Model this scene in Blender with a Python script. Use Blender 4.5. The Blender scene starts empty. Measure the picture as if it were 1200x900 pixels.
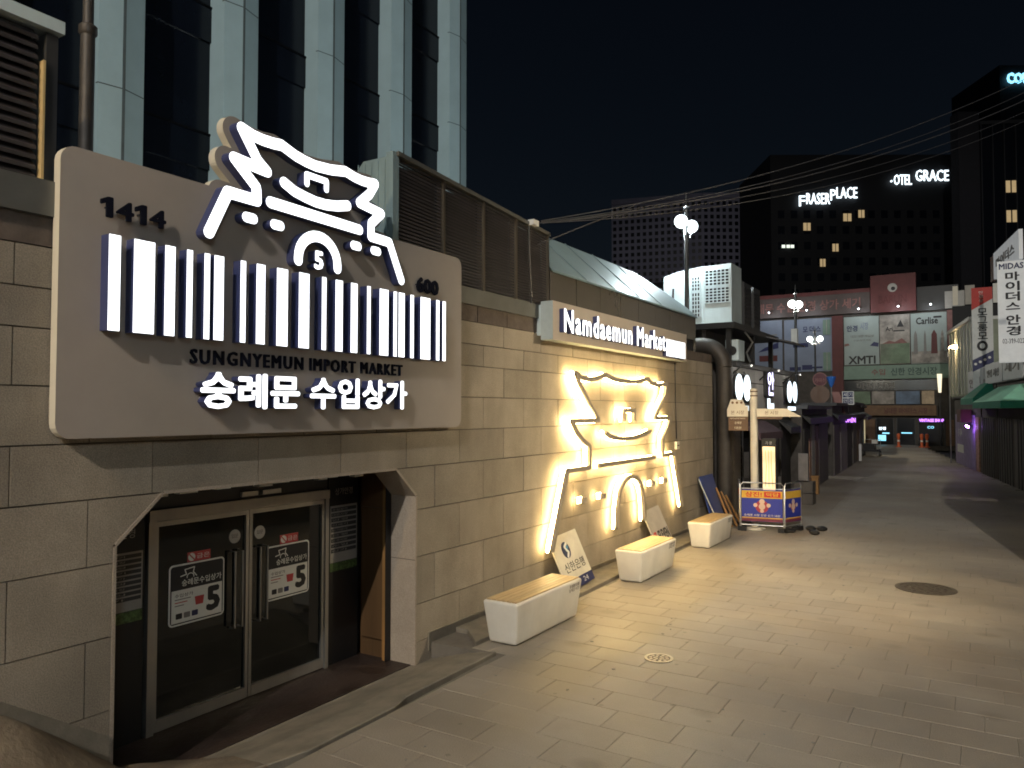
import bpy, bmesh, math, random
from mathutils import Vector, Matrix
from mathutils.geometry import delaunay_2d_cdt
random.seed(7)
R = math.radians
SC = bpy.context.scene
COL = SC.collection

# ------------------------------------------------------------------ camera
cam_d = bpy.data.cameras.new('camera'); cam = bpy.data.objects.new('camera', cam_d); COL.objects.link(cam)
cam_d.sensor_width = 36.0; cam_d.lens = 890.0 / 1200.0 * 36.0
cam_d.clip_start = 0.05; cam_d.clip_end = 2000
YAW = math.atan(550 / 890.0); PITCH = math.atan(31 / 890.0)
cam.location = (5.54, 0, 2.7); cam.rotation_euler = (math.pi / 2 + PITCH, 0, YAW)
SC.camera = cam

# ------------------------------------------------------------------ world, moon, exposure
W = bpy.data.worlds.new('World'); SC.world = W; W.use_nodes = True
nt = W.node_tree; bg = nt.nodes['Background']
sky = nt.nodes.new('ShaderNodeTexSky'); sky.sky_type = 'NISHITA'; sky.sun_disc = False
SUN_EL, SUN_AZ = R(48), R(125)
sky.sun_elevation = SUN_EL; sky.sun_rotation = SUN_AZ
nt.links.new(sky.outputs[0], bg.inputs[0]); bg.inputs[1].default_value = 0.0016
sd = bpy.data.lights.new('moon', 'SUN'); sd.energy = 0.015; sd.angle = R(0.5); sd.color = (1, .96, .9)
so = bpy.data.objects.new('moon', sd); COL.objects.link(so)
sv = Vector((math.sin(SUN_AZ) * math.cos(SUN_EL), math.cos(SUN_AZ) * math.cos(SUN_EL), math.sin(SUN_EL)))
so.rotation_euler = sv.to_track_quat('Z', 'Y').to_euler()
SC.view_settings.view_transform = 'Standard'; SC.view_settings.look = 'None'
SC.view_settings.exposure = 0.0; SC.view_settings.gamma = 1.0
SC.cycles.use_denoising = True; SC.cycles.filter_width = 1.8
SC.cycles.sample_clamp_indirect = 6.0
SC.cycles.caustics_reflective = False; SC.cycles.caustics_refractive = False
SC.cycles.max_bounces = 6; SC.cycles.diffuse_bounces = 3; SC.cycles.glossy_bounces = 3
SC.cycles.transmission_bounces = 4; SC.cycles.transparent_max_bounces = 6

# ------------------------------------------------------------------ materials
MATS = {}
def mat(name, col, rough=.6, metal=0.0, var=.12, scale=3.0, bump=0.0, bscale=40.0, stretch=(1, 1, 1),
        emit=None, estr=0.0, spec=.5, rvar=0.0, coord='pos', speck=0.0, per_obj=0.0, tint2=None, streak=0.0, spots=0.0):
    if name in MATS: return MATS[name]
    m = bpy.data.materials.new(name); m.use_nodes = True
    n = m.node_tree; b = n.nodes['Principled BSDF']; L = n.links.new
    b.inputs['Roughness'].default_value = rough; b.inputs['Metallic'].default_value = metal
    b.inputs['Specular IOR Level'].default_value = spec
    if coord == 'pos':
        g = n.nodes.new('ShaderNodeNewGeometry'); out = g.outputs['Position']
    else:
        g = n.nodes.new('ShaderNodeTexCoord'); out = g.outputs['Object']
    mp = n.nodes.new('ShaderNodeMapping'); mp.inputs['Scale'].default_value = stretch
    L(out, mp.inputs[0]); vec = mp.outputs[0]
    nz = n.nodes.new('ShaderNodeTexNoise'); nz.inputs['Scale'].default_value = scale
    nz.inputs['Detail'].default_value = 6; nz.inputs['Roughness'].default_value = .65; L(vec, nz.inputs[0])
    mr = n.nodes.new('ShaderNodeMapRange'); mr.inputs[1].default_value = .25; mr.inputs[2].default_value = .75
    mr.inputs[3].default_value = 1 - var * 1.6; mr.inputs[4].default_value = 1 + var
    L(nz.outputs[0], mr.inputs[0]); fac = mr.outputs[0]
    if speck:
        sp = n.nodes.new('ShaderNodeTexNoise'); sp.inputs['Scale'].default_value = 110; sp.inputs['Detail'].default_value = 2
        L(vec, sp.inputs[0])
        m2 = n.nodes.new('ShaderNodeMapRange'); m2.inputs[1].default_value = .3; m2.inputs[2].default_value = .7
        m2.inputs[3].default_value = 1 - speck; m2.inputs[4].default_value = 1 + speck; L(sp.outputs[0], m2.inputs[0])
        mm = n.nodes.new('ShaderNodeMath'); mm.operation = 'MULTIPLY'; L(fac, mm.inputs[0]); L(m2.outputs[0], mm.inputs[1]); fac = mm.outputs[0]
    if per_obj:
        oi = n.nodes.new('ShaderNodeObjectInfo'); m3 = n.nodes.new('ShaderNodeMapRange')
        m3.inputs[3].default_value = 1 - per_obj; m3.inputs[4].default_value = 1 + per_obj; L(oi.outputs['Random'], m3.inputs[0])
        mm = n.nodes.new('ShaderNodeMath'); mm.operation = 'MULTIPLY'; L(fac, mm.inputs[0]); L(m3.outputs[0], mm.inputs[1]); fac = mm.outputs[0]
    def mul(f, k, sc, nd, lo, hi, stv, thr=None):
        mp2 = n.nodes.new('ShaderNodeMapping'); mp2.inputs['Scale'].default_value = stv; L(out, mp2.inputs[0])
        if nd == 'V':
            t = n.nodes.new('ShaderNodeTexVoronoi'); t.inputs['Scale'].default_value = sc; L(mp2.outputs[0], t.inputs[0]); o_ = t.outputs['Distance']
        else:
            t = n.nodes.new('ShaderNodeTexNoise'); t.inputs['Scale'].default_value = sc; t.inputs['Detail'].default_value = 5; L(mp2.outputs[0], t.inputs[0]); o_ = t.outputs[0]
        q = n.nodes.new('ShaderNodeMapRange'); q.inputs[1].default_value = lo; q.inputs[2].default_value = hi; q.inputs[3].default_value = 1 - k; q.inputs[4].default_value = 1
        L(o_, q.inputs[0]); w = n.nodes.new('ShaderNodeMath'); w.operation = 'MULTIPLY'; L(f, w.inputs[0]); L(q.outputs[0], w.inputs[1]); return w.outputs[0]
    if streak:
        fac = mul(fac, streak, 2.2, 'N', .36, .56, (1, 1, .16)); fac = mul(fac, streak * .8, .7, 'N', .38, .60, (1, 1, 1))
    if spots:
        fac = mul(fac, spots, 2.6, 'V', .05, .075, (1, 1, 1)); fac = mul(fac, spots * .7, .9, 'V', .06, .16, (1, 1.3, 1)); fac = mul(fac, spots * .6, .33, 'N', .40, .60, (1, 1, 1))
    base = n.nodes.new('ShaderNodeRGB'); base.outputs[0].default_value = (*col, 1); bo = base.outputs[0]
    if tint2:
        nz2 = n.nodes.new('ShaderNodeTexNoise'); nz2.inputs['Scale'].default_value = scale * .35; nz2.inputs['Detail'].default_value = 5; L(vec, nz2.inputs[0])
        mx = n.nodes.new('ShaderNodeMix'); mx.data_type = 'RGBA'; mx.inputs[7].default_value = (*tint2, 1); L(bo, mx.inputs[6])
        r3 = n.nodes.new('ShaderNodeMapRange'); r3.inputs[1].default_value = .42; r3.inputs[2].default_value = .66; L(nz2.outputs[0], r3.inputs[0]); L(r3.outputs[0], mx.inputs[0])
        bo = mx.outputs[2]
    vm = n.nodes.new('ShaderNodeVectorMath'); vm.operation = 'SCALE'; L(bo, vm.inputs[0]); L(fac, vm.inputs['Scale'])
    L(vm.outputs[0], b.inputs['Base Color'])
    if rvar:
        m4 = n.nodes.new('ShaderNodeMapRange'); m4.inputs[1].default_value = .3; m4.inputs[2].default_value = .7
        m4.inputs[3].default_value = max(.02, rough - rvar); m4.inputs[4].default_value = min(1, rough + rvar)
        L(nz.outputs[0], m4.inputs[0]); L(m4.outputs[0], b.inputs['Roughness'])
    if bump:
        nb = n.nodes.new('ShaderNodeTexNoise'); nb.inputs['Scale'].default_value = bscale; nb.inputs['Detail'].default_value = 5; L(vec, nb.inputs[0])
        bm_ = n.nodes.new('ShaderNodeBump'); bm_.inputs['Strength'].default_value = bump; bm_.inputs['Distance'].default_value = .02
        L(nb.outputs[0], bm_.inputs['Height']); L(bm_.outputs[0], b.inputs['Normal'])
    if emit:
        b.inputs['Emission Color'].default_value = (*emit, 1); b.inputs['Emission Strength'].default_value = estr
    MATS[name] = m; return m

M_STONE = mat('stone_granite', (.33, .282, .222), .75, var=.13, scale=1.4, bump=.35, bscale=90, speck=.25, per_obj=.12, streak=.13)
M_MORTAR = mat('mortar', (.10, .085, .07), .9, var=.2)
M_DARKSTONE = mat('dark_capping_stone', (.11, .085, .07), .8, var=.25, scale=5, bump=.3, per_obj=.2)
M_PAVE = mat('paving_granite', (.325, .288, .238), .58, var=.18, scale=.9, bump=.25, bscale=70, speck=.12, per_obj=.06, rvar=.14, tint2=(.265, .22, .17), spots=.34)
M_PJOINT = mat('paving_joint_sand', (.155, .138, .115), .9, var=.2)
M_CONC = mat('concrete_old', (.17, .135, .095), .85, var=.30, scale=3, bump=.5, bscale=25, tint2=(.085, .065, .045))
M_SLAB = mat('kerb_slab', (.21, .185, .145), .8, var=.25, scale=3, bump=.3, bscale=50)
M_GROUND = mat('ground_asphalt', (.05, .05, .05), .9, var=.2)
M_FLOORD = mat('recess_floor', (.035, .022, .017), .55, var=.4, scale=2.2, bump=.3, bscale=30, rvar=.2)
M_BOARD = mat('sign_board_paint', (.40, .35, .305), .5, var=.06, scale=1.5, bump=.03, bscale=300)
M_BOARDSIDE = mat('sign_board_side', (.60, .56, .47), .45, var=.04)
M_NAVY = mat('letter_side_navy', (.045, .055, .15), .35, var=.1)
M_NAVYF = mat('letter_face_navy', (.008, .009, .018), .8, var=.1, spec=.1)
M_LITW = mat('lit_acrylic_white', (.8, .8, .8), .4, emit=(.93, .96, 1.0), estr=2.0)
M_WARMLED = mat('led_strip_warm', (.8, .7, .5), .4, emit=(1.0, .72, .31), estr=40)
M_PROFILE = mat('led_channel_grey', (.30, .26, .21), .45, var=.05)
M_STEEL = mat('stainless_steel', (.40, .385, .36), .36, .75, var=.10, scale=6, stretch=(1, 1, .2), rvar=.1)
M_GLASSD = mat('door_glass', (.004, .006, .0065), .05, spec=.5, var=.0)
M_BLACK = mat('black_paint', (.012, .012, .013), .45)
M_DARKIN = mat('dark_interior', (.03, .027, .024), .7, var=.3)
M_WOODD = mat('wood_dark', (.13, .07, .03), .5, var=.3, scale=3, stretch=(1, 1, .12))
M_WOODO = mat('wood_orange_trim', (.32, .17, .06), .45, var=.2, scale=5, stretch=(1, 1, .1))
M_WOODB = mat('bench_wood', (.50, .36, .19), .5, var=.2, scale=9, stretch=(3, .25, 1), per_obj=.12, bump=.1, bscale=30)
M_BENCH = mat('bench_concrete_white', (.74, .72, .66), .5, var=.05, scale=4, bump=.05, bscale=120, tint2=(.68, .64, .56), streak=.10)
M_LOUV = mat('louvre_brown', (.045, .039, .040), .5, .0, var=.2, per_obj=.15)
M_LOUVD = mat('louvre_dark', (.010, .009, .010), .6, .0, var=.2)
M_POSTM = mat('louvre_post_metal', (.30, .26, .21), .32, .9, var=.1)
M_ZINC = mat('zinc_sheet', (.25, .34, .36), .45, .15, var=.22, scale=3, stretch=(1, 1, .25), rvar=.12)
M_FASCIA = mat('fascia_metal', (.22, .20, .175), .24, .6, var=.08, scale=.8, bump=.22, bscale=.9)
M_ROOF = mat('roof_sheet', (.24, .33, .36), .50, .25, var=.20, scale=1.5, rvar=.1, bump=.2, bscale=4)
M_PILLAR = mat('tower_pillar_panel', (.36, .50, .55), .55, var=.06, scale=1.2)
M_GROOVE = mat('pillar_groove', (.10, .13, .14), .7)
M_TGLASS = mat('tower_glass', (.006, .009, .016), .22, spec=.3, var=.2, scale=.4)
M_TFRAME = mat('tower_spandrel', (.003, .004, .006), .9, spec=.1)
M_CREAM = mat('cream_paint', (.66, .62, .53), .5, var=.06)
M_BROWNB = mat('brown_sign', (.13, .075, .05), .5)
M_BROWNT = mat('brown_print', (.16, .08, .035), .6)
M_WHITEP = mat('white_paint', (.72, .72, .68), .5, var=.06)
M_WHITEM = mat('white_metal', (.58, .68, .70), .45, var=.06, streak=.15)
M_GREYP = mat('grey_panel', (.36, .34, .31), .6, var=.1)
M_PANELP = mat('shop_panel_pale', (.55, .53, .50), .55, var=.1, streak=.2)
M_GREYD = mat('grey_dark_metal', (.06, .06, .062), .5, .4)
M_DUCT = mat('duct_brown', (.055, .048, .043), .55, .3, var=.2, scale=6)
M_BLUE = mat('banner_blue', (.022, .035, .30), .55, var=.08)
M_YELLOW = mat('banner_yellow', (.62, .38, .05), .55)
M_RED = mat('print_red', (.50, .03, .02), .55)
M_REDD = mat('wall_red', (.10, .022, .022), .6, var=.15)
M_NAVYP = mat('print_navy', (.012, .018, .09), .5)
M_BLACKP = mat('print_black', (.015, .015, .017), .6)
M_GREYPR = mat('print_grey', (.20, .19, .18), .6)
M_GREEN = mat('awning_green', (.32, .70, .50), .7, var=.12)
M_GREEND = mat('awning_green_dark', (.02, .22, .14), .7, var=.12)
M_ALU = mat('aluminium', (.55, .55, .54), .35, .9)
M_LAMPON = mat('lamp_globe_lit', (.9, .9, .9), .3, emit=(.84, .97, 1.0), estr=7)
M_LAMPON2 = mat('lamp_globe_lit_far', (.9, .9, .9), .3, emit=(.94, .98, .92), estr=7)
M_LAMPW = mat('lamp_warm_lit', (.9, .8, .6), .3, emit=(1, .72, .38), estr=60)
M_POLE = mat('lamp_pole_paint', (.06, .062, .064), .45, .3)
M_CABLE = mat('cable_sheath', (.055, .055, .06), .6)
M_FARCONC = mat('far_concrete', (.26, .26, .36), .8, var=.1, scale=.2)
M_FARDARK = mat('far_dark_facade', (.012, .013, .017), .7, var=.2, scale=.1)
M_FARGLASS = mat('far_glass', (.008, .010, .016), .2, var=.2)
M_FARMULL = mat('far_mullion', (.05, .052, .06), .6)
M_WINLIT = mat('window_lit', (.5, .4, .3), .5, var=.5, scale=1.5, emit=(1, .72, .36), estr=.38)
M_SIGNFAR = mat('far_sign_lit', (.8, .8, .8), .5, emit=(.80, .93, 1.0), estr=2.2)
M_SIGNCY = mat('far_sign_cyan', (.6, .8, .9), .5, emit=(.25, .72, 1.0), estr=2.2)
M_PURPLE = mat('neon_purple', (.5, .2, .8), .4, emit=(.55, .20, 1.0), estr=2.6)
M_CYANL = mat('neon_cyan', (.3, .7, .9), .4, emit=(.30, .78, 1.0), estr=1.4)
M_WHITEL = mat('lightbox_cool', (.8, .8, .8), .4, emit=(.78, .92, 1.0), estr=2.0)
M_LBOX = mat('lightbox_warm', (.8, .7, .5), .4, emit=(1.0, .70, .36), estr=1.1)
M_SHOPLIT = mat('shop_glow', (.5, .5, .4), .5, emit=(.9, .75, .40), estr=.55)
M_SHUT = mat('shutter_dark', (.12, .105, .092), .55, .2, var=.3, scale=2, stretch=(1, 1, .3))
M_SHUT2 = mat('shutter_grey', (.24, .22, .21), .55, .2, var=.25)
M_WALLD = mat('shop_wall_dark', (.07, .06, .052), .7, var=.3)
M_BRICKO = mat('orange_brick_print', (.42, .24, .15), .6, var=.4, scale=8)
M_POSTER = mat('poster_pale', (.30, .36, .35), .5, var=.10, scale=.6)
M_POSTERB = mat('poster_blue', (.20, .24, .33), .5, var=.15, scale=.5)
M_POSTERG = mat('poster_green', (.13, .20, .12), .5, var=.4, scale=.7, tint2=(.26, .24, .20))
M_POSTERK = mat('poster_beige', (.30, .27, .24), .5, var=.5, scale=1.5)
M_STRIPG = mat('strip_green', (.16, .25, .20), .5, var=.1)
M_FASC2 = mat('fascia_taupe', (.075, .055, .052), .6, var=.15)
M_BROWNF = mat('fascia_brown', (.16, .085, .04), .6, var=.2)
M_ORANGE = mat('cone_orange', (.60, .12, .04), .5)
M_PINK = mat('panel_rose', (.22, .10, .09), .6, var=.2)
M_BLUEP = mat('cone_blue', (.04, .16, .55), .5)
M_MAUVE = mat('purple_shutter', (.30, .24, .42), .5, var=.25)
M_FABRIC = mat('awning_plum', (.11, .07, .085), .8, var=.15)
M_STICK = mat('sticker_red', (.45, .05, .05), .5)
M_IRON = mat('cast_iron', (.10, .08, .06), .6, .5, var=.3, scale=12)
M_DRAIN = mat('drain_pale_metal', (.50, .44, .34), .5, .3, var=.2, scale=20)

# ------------------------------------------------------------------ mesh helpers
WORLD = {}
class MB:
    def __init__(s): s.v = []; s.f = []; s.m = []
    def add(s, verts, faces, mi=0):
        o = len(s.v); s.v += [tuple(p) for p in verts]
        for f in faces: s.f.append([i + o for i in f]); s.m.append(mi)
        return s
    def box(s, x0, x1, y0, y1, z0, z1, mi=0):
        x0, x1 = sorted((x0, x1)); y0, y1 = sorted((y0, y1)); z0, z1 = sorted((z0, z1))
        return s.add([(x0, y0, z0), (x1, y0, z0), (x1, y1, z0), (x0, y1, z0), (x0, y0, z1), (x1, y0, z1), (x1, y1, z1), (x0, y1, z1)],
                     [(0, 3, 2, 1), (4, 5, 6, 7), (0, 1, 5, 4), (1, 2, 6, 5), (2, 3, 7, 6), (3, 0, 4, 7)], mi)
    def fbox(s, fr, a0, a1, b0, b1, c0, c1, mi=0):
        P = [fr.pt(a, b, c) for c in (c0, c1) for (a, b) in ((a0, b0), (a1, b0), (a1, b1), (a0, b1))]
        return s.add(P, [(0, 3, 2, 1), (4, 5, 6, 7), (0, 1, 5, 4), (1, 2, 6, 5), (2, 3, 7, 6), (3, 0, 4, 7)], mi)
    def prism(s, fr, poly, c0, c1, mi=0, ms=None):
        n = len(poly); ms = mi if ms is None else ms
        a = sum(poly[i][0] * poly[(i + 1) % n][1] - poly[(i + 1) % n][0] * poly[i][1] for i in range(n))
        if a < 0: poly = poly[::-1]
        o = len(s.v); s.v += [tuple(fr.pt(a, b, c0)) for a, b in poly] + [tuple(fr.pt(a, b, c1)) for a, b in poly]
        s.f.append([o + n + i for i in range(n)]); s.m.append(mi)
        s.f.append([o + n - 1 - i for i in range(n)]); s.m.append(ms)
        for i in range(n):
            j = (i + 1) % n; s.f.append([o + i, o + j, o + n + j, o + n + i]); s.m.append(ms)
        return s
    def plate(s, fr, V, T, c0, c1, mi=0, ms=0, mb=None):
        """triangulated 2D shape given a thickness along the frame's normal"""
        n = len(V); o = len(s.v); mb = ms if mb is None else mb
        s.v += [tuple(fr.pt(a, b, c0)) for a, b in V] + [tuple(fr.pt(a, b, c1)) for a, b in V]
        cnt = {}
        for t in T:
            s.f.append([o + n + i for i in t]); s.m.append(mi)
            s.f.append([o + i for i in reversed(t)]); s.m.append(mb)
            k = len(t)
            for i in range(k):
                e = (t[i], t[(i + 1) % k]); cnt[e] = 1
        for (a, b) in cnt:
            if (b, a) not in cnt:
                s.f.append([o + a, o + b, o + n + b, o + n + a]); s.m.append(ms)
        return s
    def tube(s, pts, r, n=8, mi=0, cap=True):
        pts = [Vector(p) for p in pts]; o = len(s.v); k = len(pts); up = None
        rs = r if isinstance(r, (list, tuple)) else [r] * k
        for i, p in enumerate(pts):
            d = (pts[min(i + 1, k - 1)] - pts[max(i - 1, 0)]).normalized()
            if up is None: up = Vector((0, 0, 1)) if abs(d.z) < .9 else Vector((1, 0, 0))
            a = d.cross(up).normalized(); b = a.cross(d).normalized(); up = b
            for j in range(n):
                t = 2 * math.pi * j / n; s.v.append(tuple(p + a * (rs[i] * math.cos(t)) + b * (rs[i] * math.sin(t))))
        for i in range(k - 1):
            for j in range(n):
                q = (j + 1) % n
                s.f.append([o + i * n + j, o + i * n + q, o + (i + 1) * n + q, o + (i + 1) * n + j]); s.m.append(mi)
        if cap:
            s.f.append([o + j for j in reversed(range(n))]); s.m.append(mi)
            s.f.append([o + (k - 1) * n + j for j in range(n)]); s.m.append(mi)
        return s
    def sphere(s, c, r, n=16, m=10, mi=0, sx=1, sy=1, sz=1):
        o = len(s.v); c = Vector(c)
        for i in range(m + 1):
            th = math.pi * i / m
            for j in range(n):
                ph = 2 * math.pi * j / n
                s.v.append((c.x + r * sx * math.sin(th) * math.cos(ph), c.y + r * sy * math.sin(th) * math.sin(ph), c.z + r * sz * math.cos(th)))
        for i in range(m):
            for j in range(n):
                q = (j + 1) % n
                s.f.append([o + i * n + j, o + (i + 1) * n + j, o + (i + 1) * n + q, o + i * n + q]); s.m.append(mi)
        return s
    def lathe(s, c, prof, n=20, mi=0):
        o = len(s.v); c = Vector(c); k = len(prof)
        for (r, z) in prof:
            for j in range(n):
                t = 2 * math.pi * j / n; s.v.append((c.x + r * math.cos(t), c.y + r * math.sin(t), c.z + z))
        for i in range(k - 1):
            for j in range(n):
                q = (j + 1) % n
                s.f.append([o + i * n + j, o + i * n + q, o + (i + 1) * n + q, o + (i + 1) * n + j]); s.m.append(mi)
        s.f.append([o + (k - 1) * n + j for j in range(n)]); s.m.append(mi)
        s.f.append([o + j for j in reversed(range(n))]); s.m.append(mi)
        return s
    def build(s, name, mats, parent=None, smooth=False, bevel=0.0, seg=2):
        off = WORLD.get(parent.name, Vector()) if parent else Vector()
        me = bpy.data.meshes.new(name)
        me.from_pydata([(p[0] - off.x, p[1] - off.y, p[2] - off.z) for p in s.v], [], s.f)
        mats = mats if isinstance(mats, (list, tuple)) else [mats]
        for m in mats: me.materials.append(m)
        me.polygons.foreach_set('material_index', s.m); me.update()
        if bevel or smooth:
            b = bmesh.new(); b.from_mesh(me)
            if bevel:
                bmesh.ops.remove_doubles(b, verts=b.verts, dist=1e-5)
                bmesh.ops.bevel(b, geom=[e for e in b.edges if len(e.link_faces) == 2 and e.calc_face_angle(0) > .5], offset=bevel, segments=seg, affect='EDGES', profile=.5)
            b.to_mesh(me); b.free()
            if smooth:
                me.polygons.foreach_set('use_smooth', [True] * len(me.polygons)); me.set_sharp_from_angle(angle=R(42))
        o = bpy.data.objects.new(name, me); COL.objects.link(o)
        if parent: o.parent = parent
        WORLD[o.name] = Vector(off)
        return o

class Fr:
    def __init__(s, O, u, v, n): s.O, s.u, s.v, s.n = Vector(O), Vector(u).normalized(), Vector(v).normalized(), Vector(n).normalized()
    def pt(s, a, b, c=0): return s.O + s.u * a + s.v * b + s.n * c
FW = Fr((0, 0, 0), (0, 1, 0), (0, 0, 1), (1, 0, 0))            # wall side: faces +x, a = y, b = z, c = x
def FS(y): return Fr((0, y, 0), (1, 0, 0), (0, 0, 1), (0, -1, 0))   # faces the camera end of the street: a = x, b = z

def empty(name, loc, label, cat, group=None):
    o = bpy.data.objects.new(name, None); COL.objects.link(o); o.location = loc; o.empty_display_size = .2
    WORLD[o.name] = Vector(loc); tag(o, label, cat, group); return o
def tag(o, label, cat, group=None):
    o['label'] = label; o['category'] = cat
    if group: o['group'] = group
    return o
def structure(o): o['kind'] = 'structure'; return o
def stuff(o): o['kind'] = 'stuff'; return o
def share(o, name, parent, delta):
    """another piece with the same mesh, shifted by delta"""
    c = o.copy(); c.name = name; COL.objects.link(c); c.parent = parent; c.location = Vector(o.location) + Vector(delta); WORLD[c.name] = WORLD[o.name]; return c

def circ(c, r, n=16, a0=0, a1=2 * math.pi):
    return [(c[0] + r * math.cos(a0 + (a1 - a0) * i / n), c[1] + r * math.sin(a0 + (a1 - a0) * i / n)) for i in range(n)]
def rrect(u0, u1, v0, v1, r, n=5):
    P = []
    for (cx, cy, s) in ((u1 - r, v1 - r, 0), (u0 + r, v1 - r, 1), (u0 + r, v0 + r, 2), (u1 - r, v0 + r, 3)):
        for i in range(n + 1):
            t = math.pi / 2 * (s + i / n); P.append((cx + r * math.cos(t), cy + r * math.sin(t)))
    return P
def strokes(path, r, round_ends=True, n=14):
    P = []
    for i, (a, b) in enumerate(zip(path, path[1:])):
        d = Vector((b[0] - a[0], b[1] - a[1])).normalized(); q = Vector((-d.y, d.x)) * r
        P.append([(a[0] + q.x, a[1] + q.y), (a[0] - q.x, a[1] - q.y), (b[0] - q.x, b[1] - q.y), (b[0] + q.x, b[1] + q.y)])
    pts = path if round_ends else path[1:-1]
    for p in pts: P.append(circ(p, r * .999, n))
    return P
def union(polys):
    V = []; F = []
    for p in polys:
        a = sum(p[i][0] * p[(i + 1) % len(p)][1] - p[(i + 1) % len(p)][0] * p[i][1] for i in range(len(p)))
        if a < 0: p = p[::-1]
        F.append(list(range(len(V), len(V) + len(p)))); V += [Vector(q) for q in p]
    ov, oe, of, a, b, ids = delaunay_2d_cdt(V, [], F, 1, 1e-6, True)
    T = []
    for f, src in zip(of, ids):
        if not src: continue
        q = [ov[i] for i in f]
        ar = sum(q[i].x * q[(i + 1) % len(q)].y - q[(i + 1) % len(q)].x * q[i].y for i in range(len(q)))
        T.append(list(f) if ar > 0 else list(reversed(f)))
    return [(p.x, p.y) for p in ov], T

TXT = {}
TSC = bpy.data.scenes.new('lettering')
CHARS = "!-0123456789ABCDEFGHIKLMNOPRSTUVXYadeiklmnrstu·가경그금기남담대더덕례룸마모문본산삼상세수숭스시신안은이입장진한행"
GLY = {}
def read_lines(lines):
    """each glyph once, with its advance: one text block, a glyph and a bar on each line"""
    c = bpy.data.curves.new('t', 'FONT'); c.body = '\n'.join(ch + '|' for ch in lines); c.resolution_u = 2; c.fill_mode = 'FRONT'; c.space_line = 4
    o = bpy.data.objects.new('t', c); TSC.collection.objects.link(o)
    vl = TSC.view_layers[0]; vl.update(); ev = o.evaluated_get(vl.depsgraph); me = ev.to_mesh()
    tris = {}
    vs = [v.co.copy() for v in me.vertices]
    step = -min(v.y for v in vs) / max(1, len(lines) - 1) if len(lines) > 1 else 4
    step = 4.0
    for p in me.polygons:
        q = [(vs[i].x, vs[i].y) for i in p.vertices]
        k = round(-(sum(a[1] for a in q) / 3 - .35) / step)
        tris.setdefault(k, []).append([(a[0], a[1] + k * step) for a in q])
    for k, ch in enumerate(lines):
        L_ = tris.get(k, []); xm = max(a[0] for t in L_ for a in t)
        bar = [t for t in L_ if min(a[0] for a in t) > xm - BARW - 1e-3]; x0 = min(a[0] for t in bar for a in t)
        key = {}; V = []; T = []
        for t in L_:
            if any(t is u for u in bar): continue
            f = []
            for a in t:
                q = (round(a[0], 5), round(a[1], 5))
                if q not in key: key[q] = len(V); V.append(q)
                f.append(key[q])
            if len(set(f)) < 3: continue
            q = [V[i] for i in f]
            ar = sum(q[i][0] * q[(i + 1) % 3][1] - q[(i + 1) % 3][0] * q[i][1] for i in range(3))
            if abs(ar) < 1e-9: continue
            T.append(f if ar > 0 else f[::-1])
        GLY[ch] = (V, T, x0 - BARL)
    ev.to_mesh_clear(); bpy.data.objects.remove(o); bpy.data.curves.remove(c)
def bar_size():
    c = bpy.data.curves.new('t', 'FONT'); c.body = '|'; o = bpy.data.objects.new('t', c); TSC.collection.objects.link(o)
    vl = TSC.view_layers[0]; vl.update(); ev = o.evaluated_get(vl.depsgraph); me = ev.to_mesh(); xs = [v.co.x for v in me.vertices]
    r = (max(xs) - min(xs), min(xs)); ev.to_mesh_clear(); bpy.data.objects.remove(o); bpy.data.curves.remove(c); return r
BARW, BARL = bar_size()
read_lines(sorted(set(CHARS)))
GLY['1'] = ([(.20, 0), (.34, 0), (.34, .727), (.22, .727), (.04, .60), (.04, .46), (.20, .56)], [[0, 1, 2], [0, 2, 6], [6, 2, 3], [6, 3, 4], [6, 4, 5]], .46)
def text2d(ch, bold=0.0):
    """one glyph as a flat triangulated shape; bold thickens its strokes"""
    k = (ch, bold)
    if k in TXT: return TXT[k]
    if ch not in GLY: read_lines([ch])
    V, T, adv = GLY[ch]
    if bold:
        P = []
        for i in range(6):
            dx, dy = bold * math.cos(i * math.pi / 3 + .26), bold * math.sin(i * math.pi / 3 + .26)
            P += [[(V[j][0] + dx, V[j][1] + dy) for j in f] for f in T]
        V, T = union(P + [[V[j] for j in f] for f in T])
    TXT[k] = (V, T); return TXT[k]
def bounds(V): return min(p[0] for p in V), max(p[0] for p in V), min(p[1] for p in V), max(p[1] for p in V)
def fit(V, B, box):
    (x0, x1, y0, y1), (u0, u1, v0, v1) = B, box
    sx = (u1 - u0) / (x1 - x0); sy = (v1 - v0) / (y1 - y0)
    return [(u0 + (p[0] - x0) * sx, v0 + (p[1] - y0) * sy) for p in V]
def text(name, body, fr, box, c0, c1, mats, parent, bold=0.0):
    V, T = [], []
    for ch, U, F in spelled(body, bold):
        o = len(V); V += U; T += [[i + o for i in f] for f in F]
    mb = MB(); mb.plate(fr, fit(V, bounds(V), box), T, c0, c1, 0, 1 if isinstance(mats, (list, tuple)) else 0)
    return mb.build(name, mats, parent)
def spelled(body, bold, nar=1.0):
    out = []; x = 0.0
    for ch in body:
        if ch == ' ': x += .28; continue
        V, T = text2d(ch, bold); a = GLY[ch][2]; out.append((ch, [(x + a / 2 + (p[0] - a / 2) * nar, p[1]) for p in V], T)); x += a
    return out
def letters(name, body, fr, box, c0, c1, mats, parent, bold=0.0, nar=1.0):
    L_ = spelled(body, bold, nar); B = bounds([p for _, V, _ in L_ for p in V])
    for ch, V, T in L_:
        mb = MB(); mb.plate(fr, fit(V, B, box), T, c0, c1, 0, 1 if isinstance(mats, (list, tuple)) else 0)
        mb.build(name, mats, parent)

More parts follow.
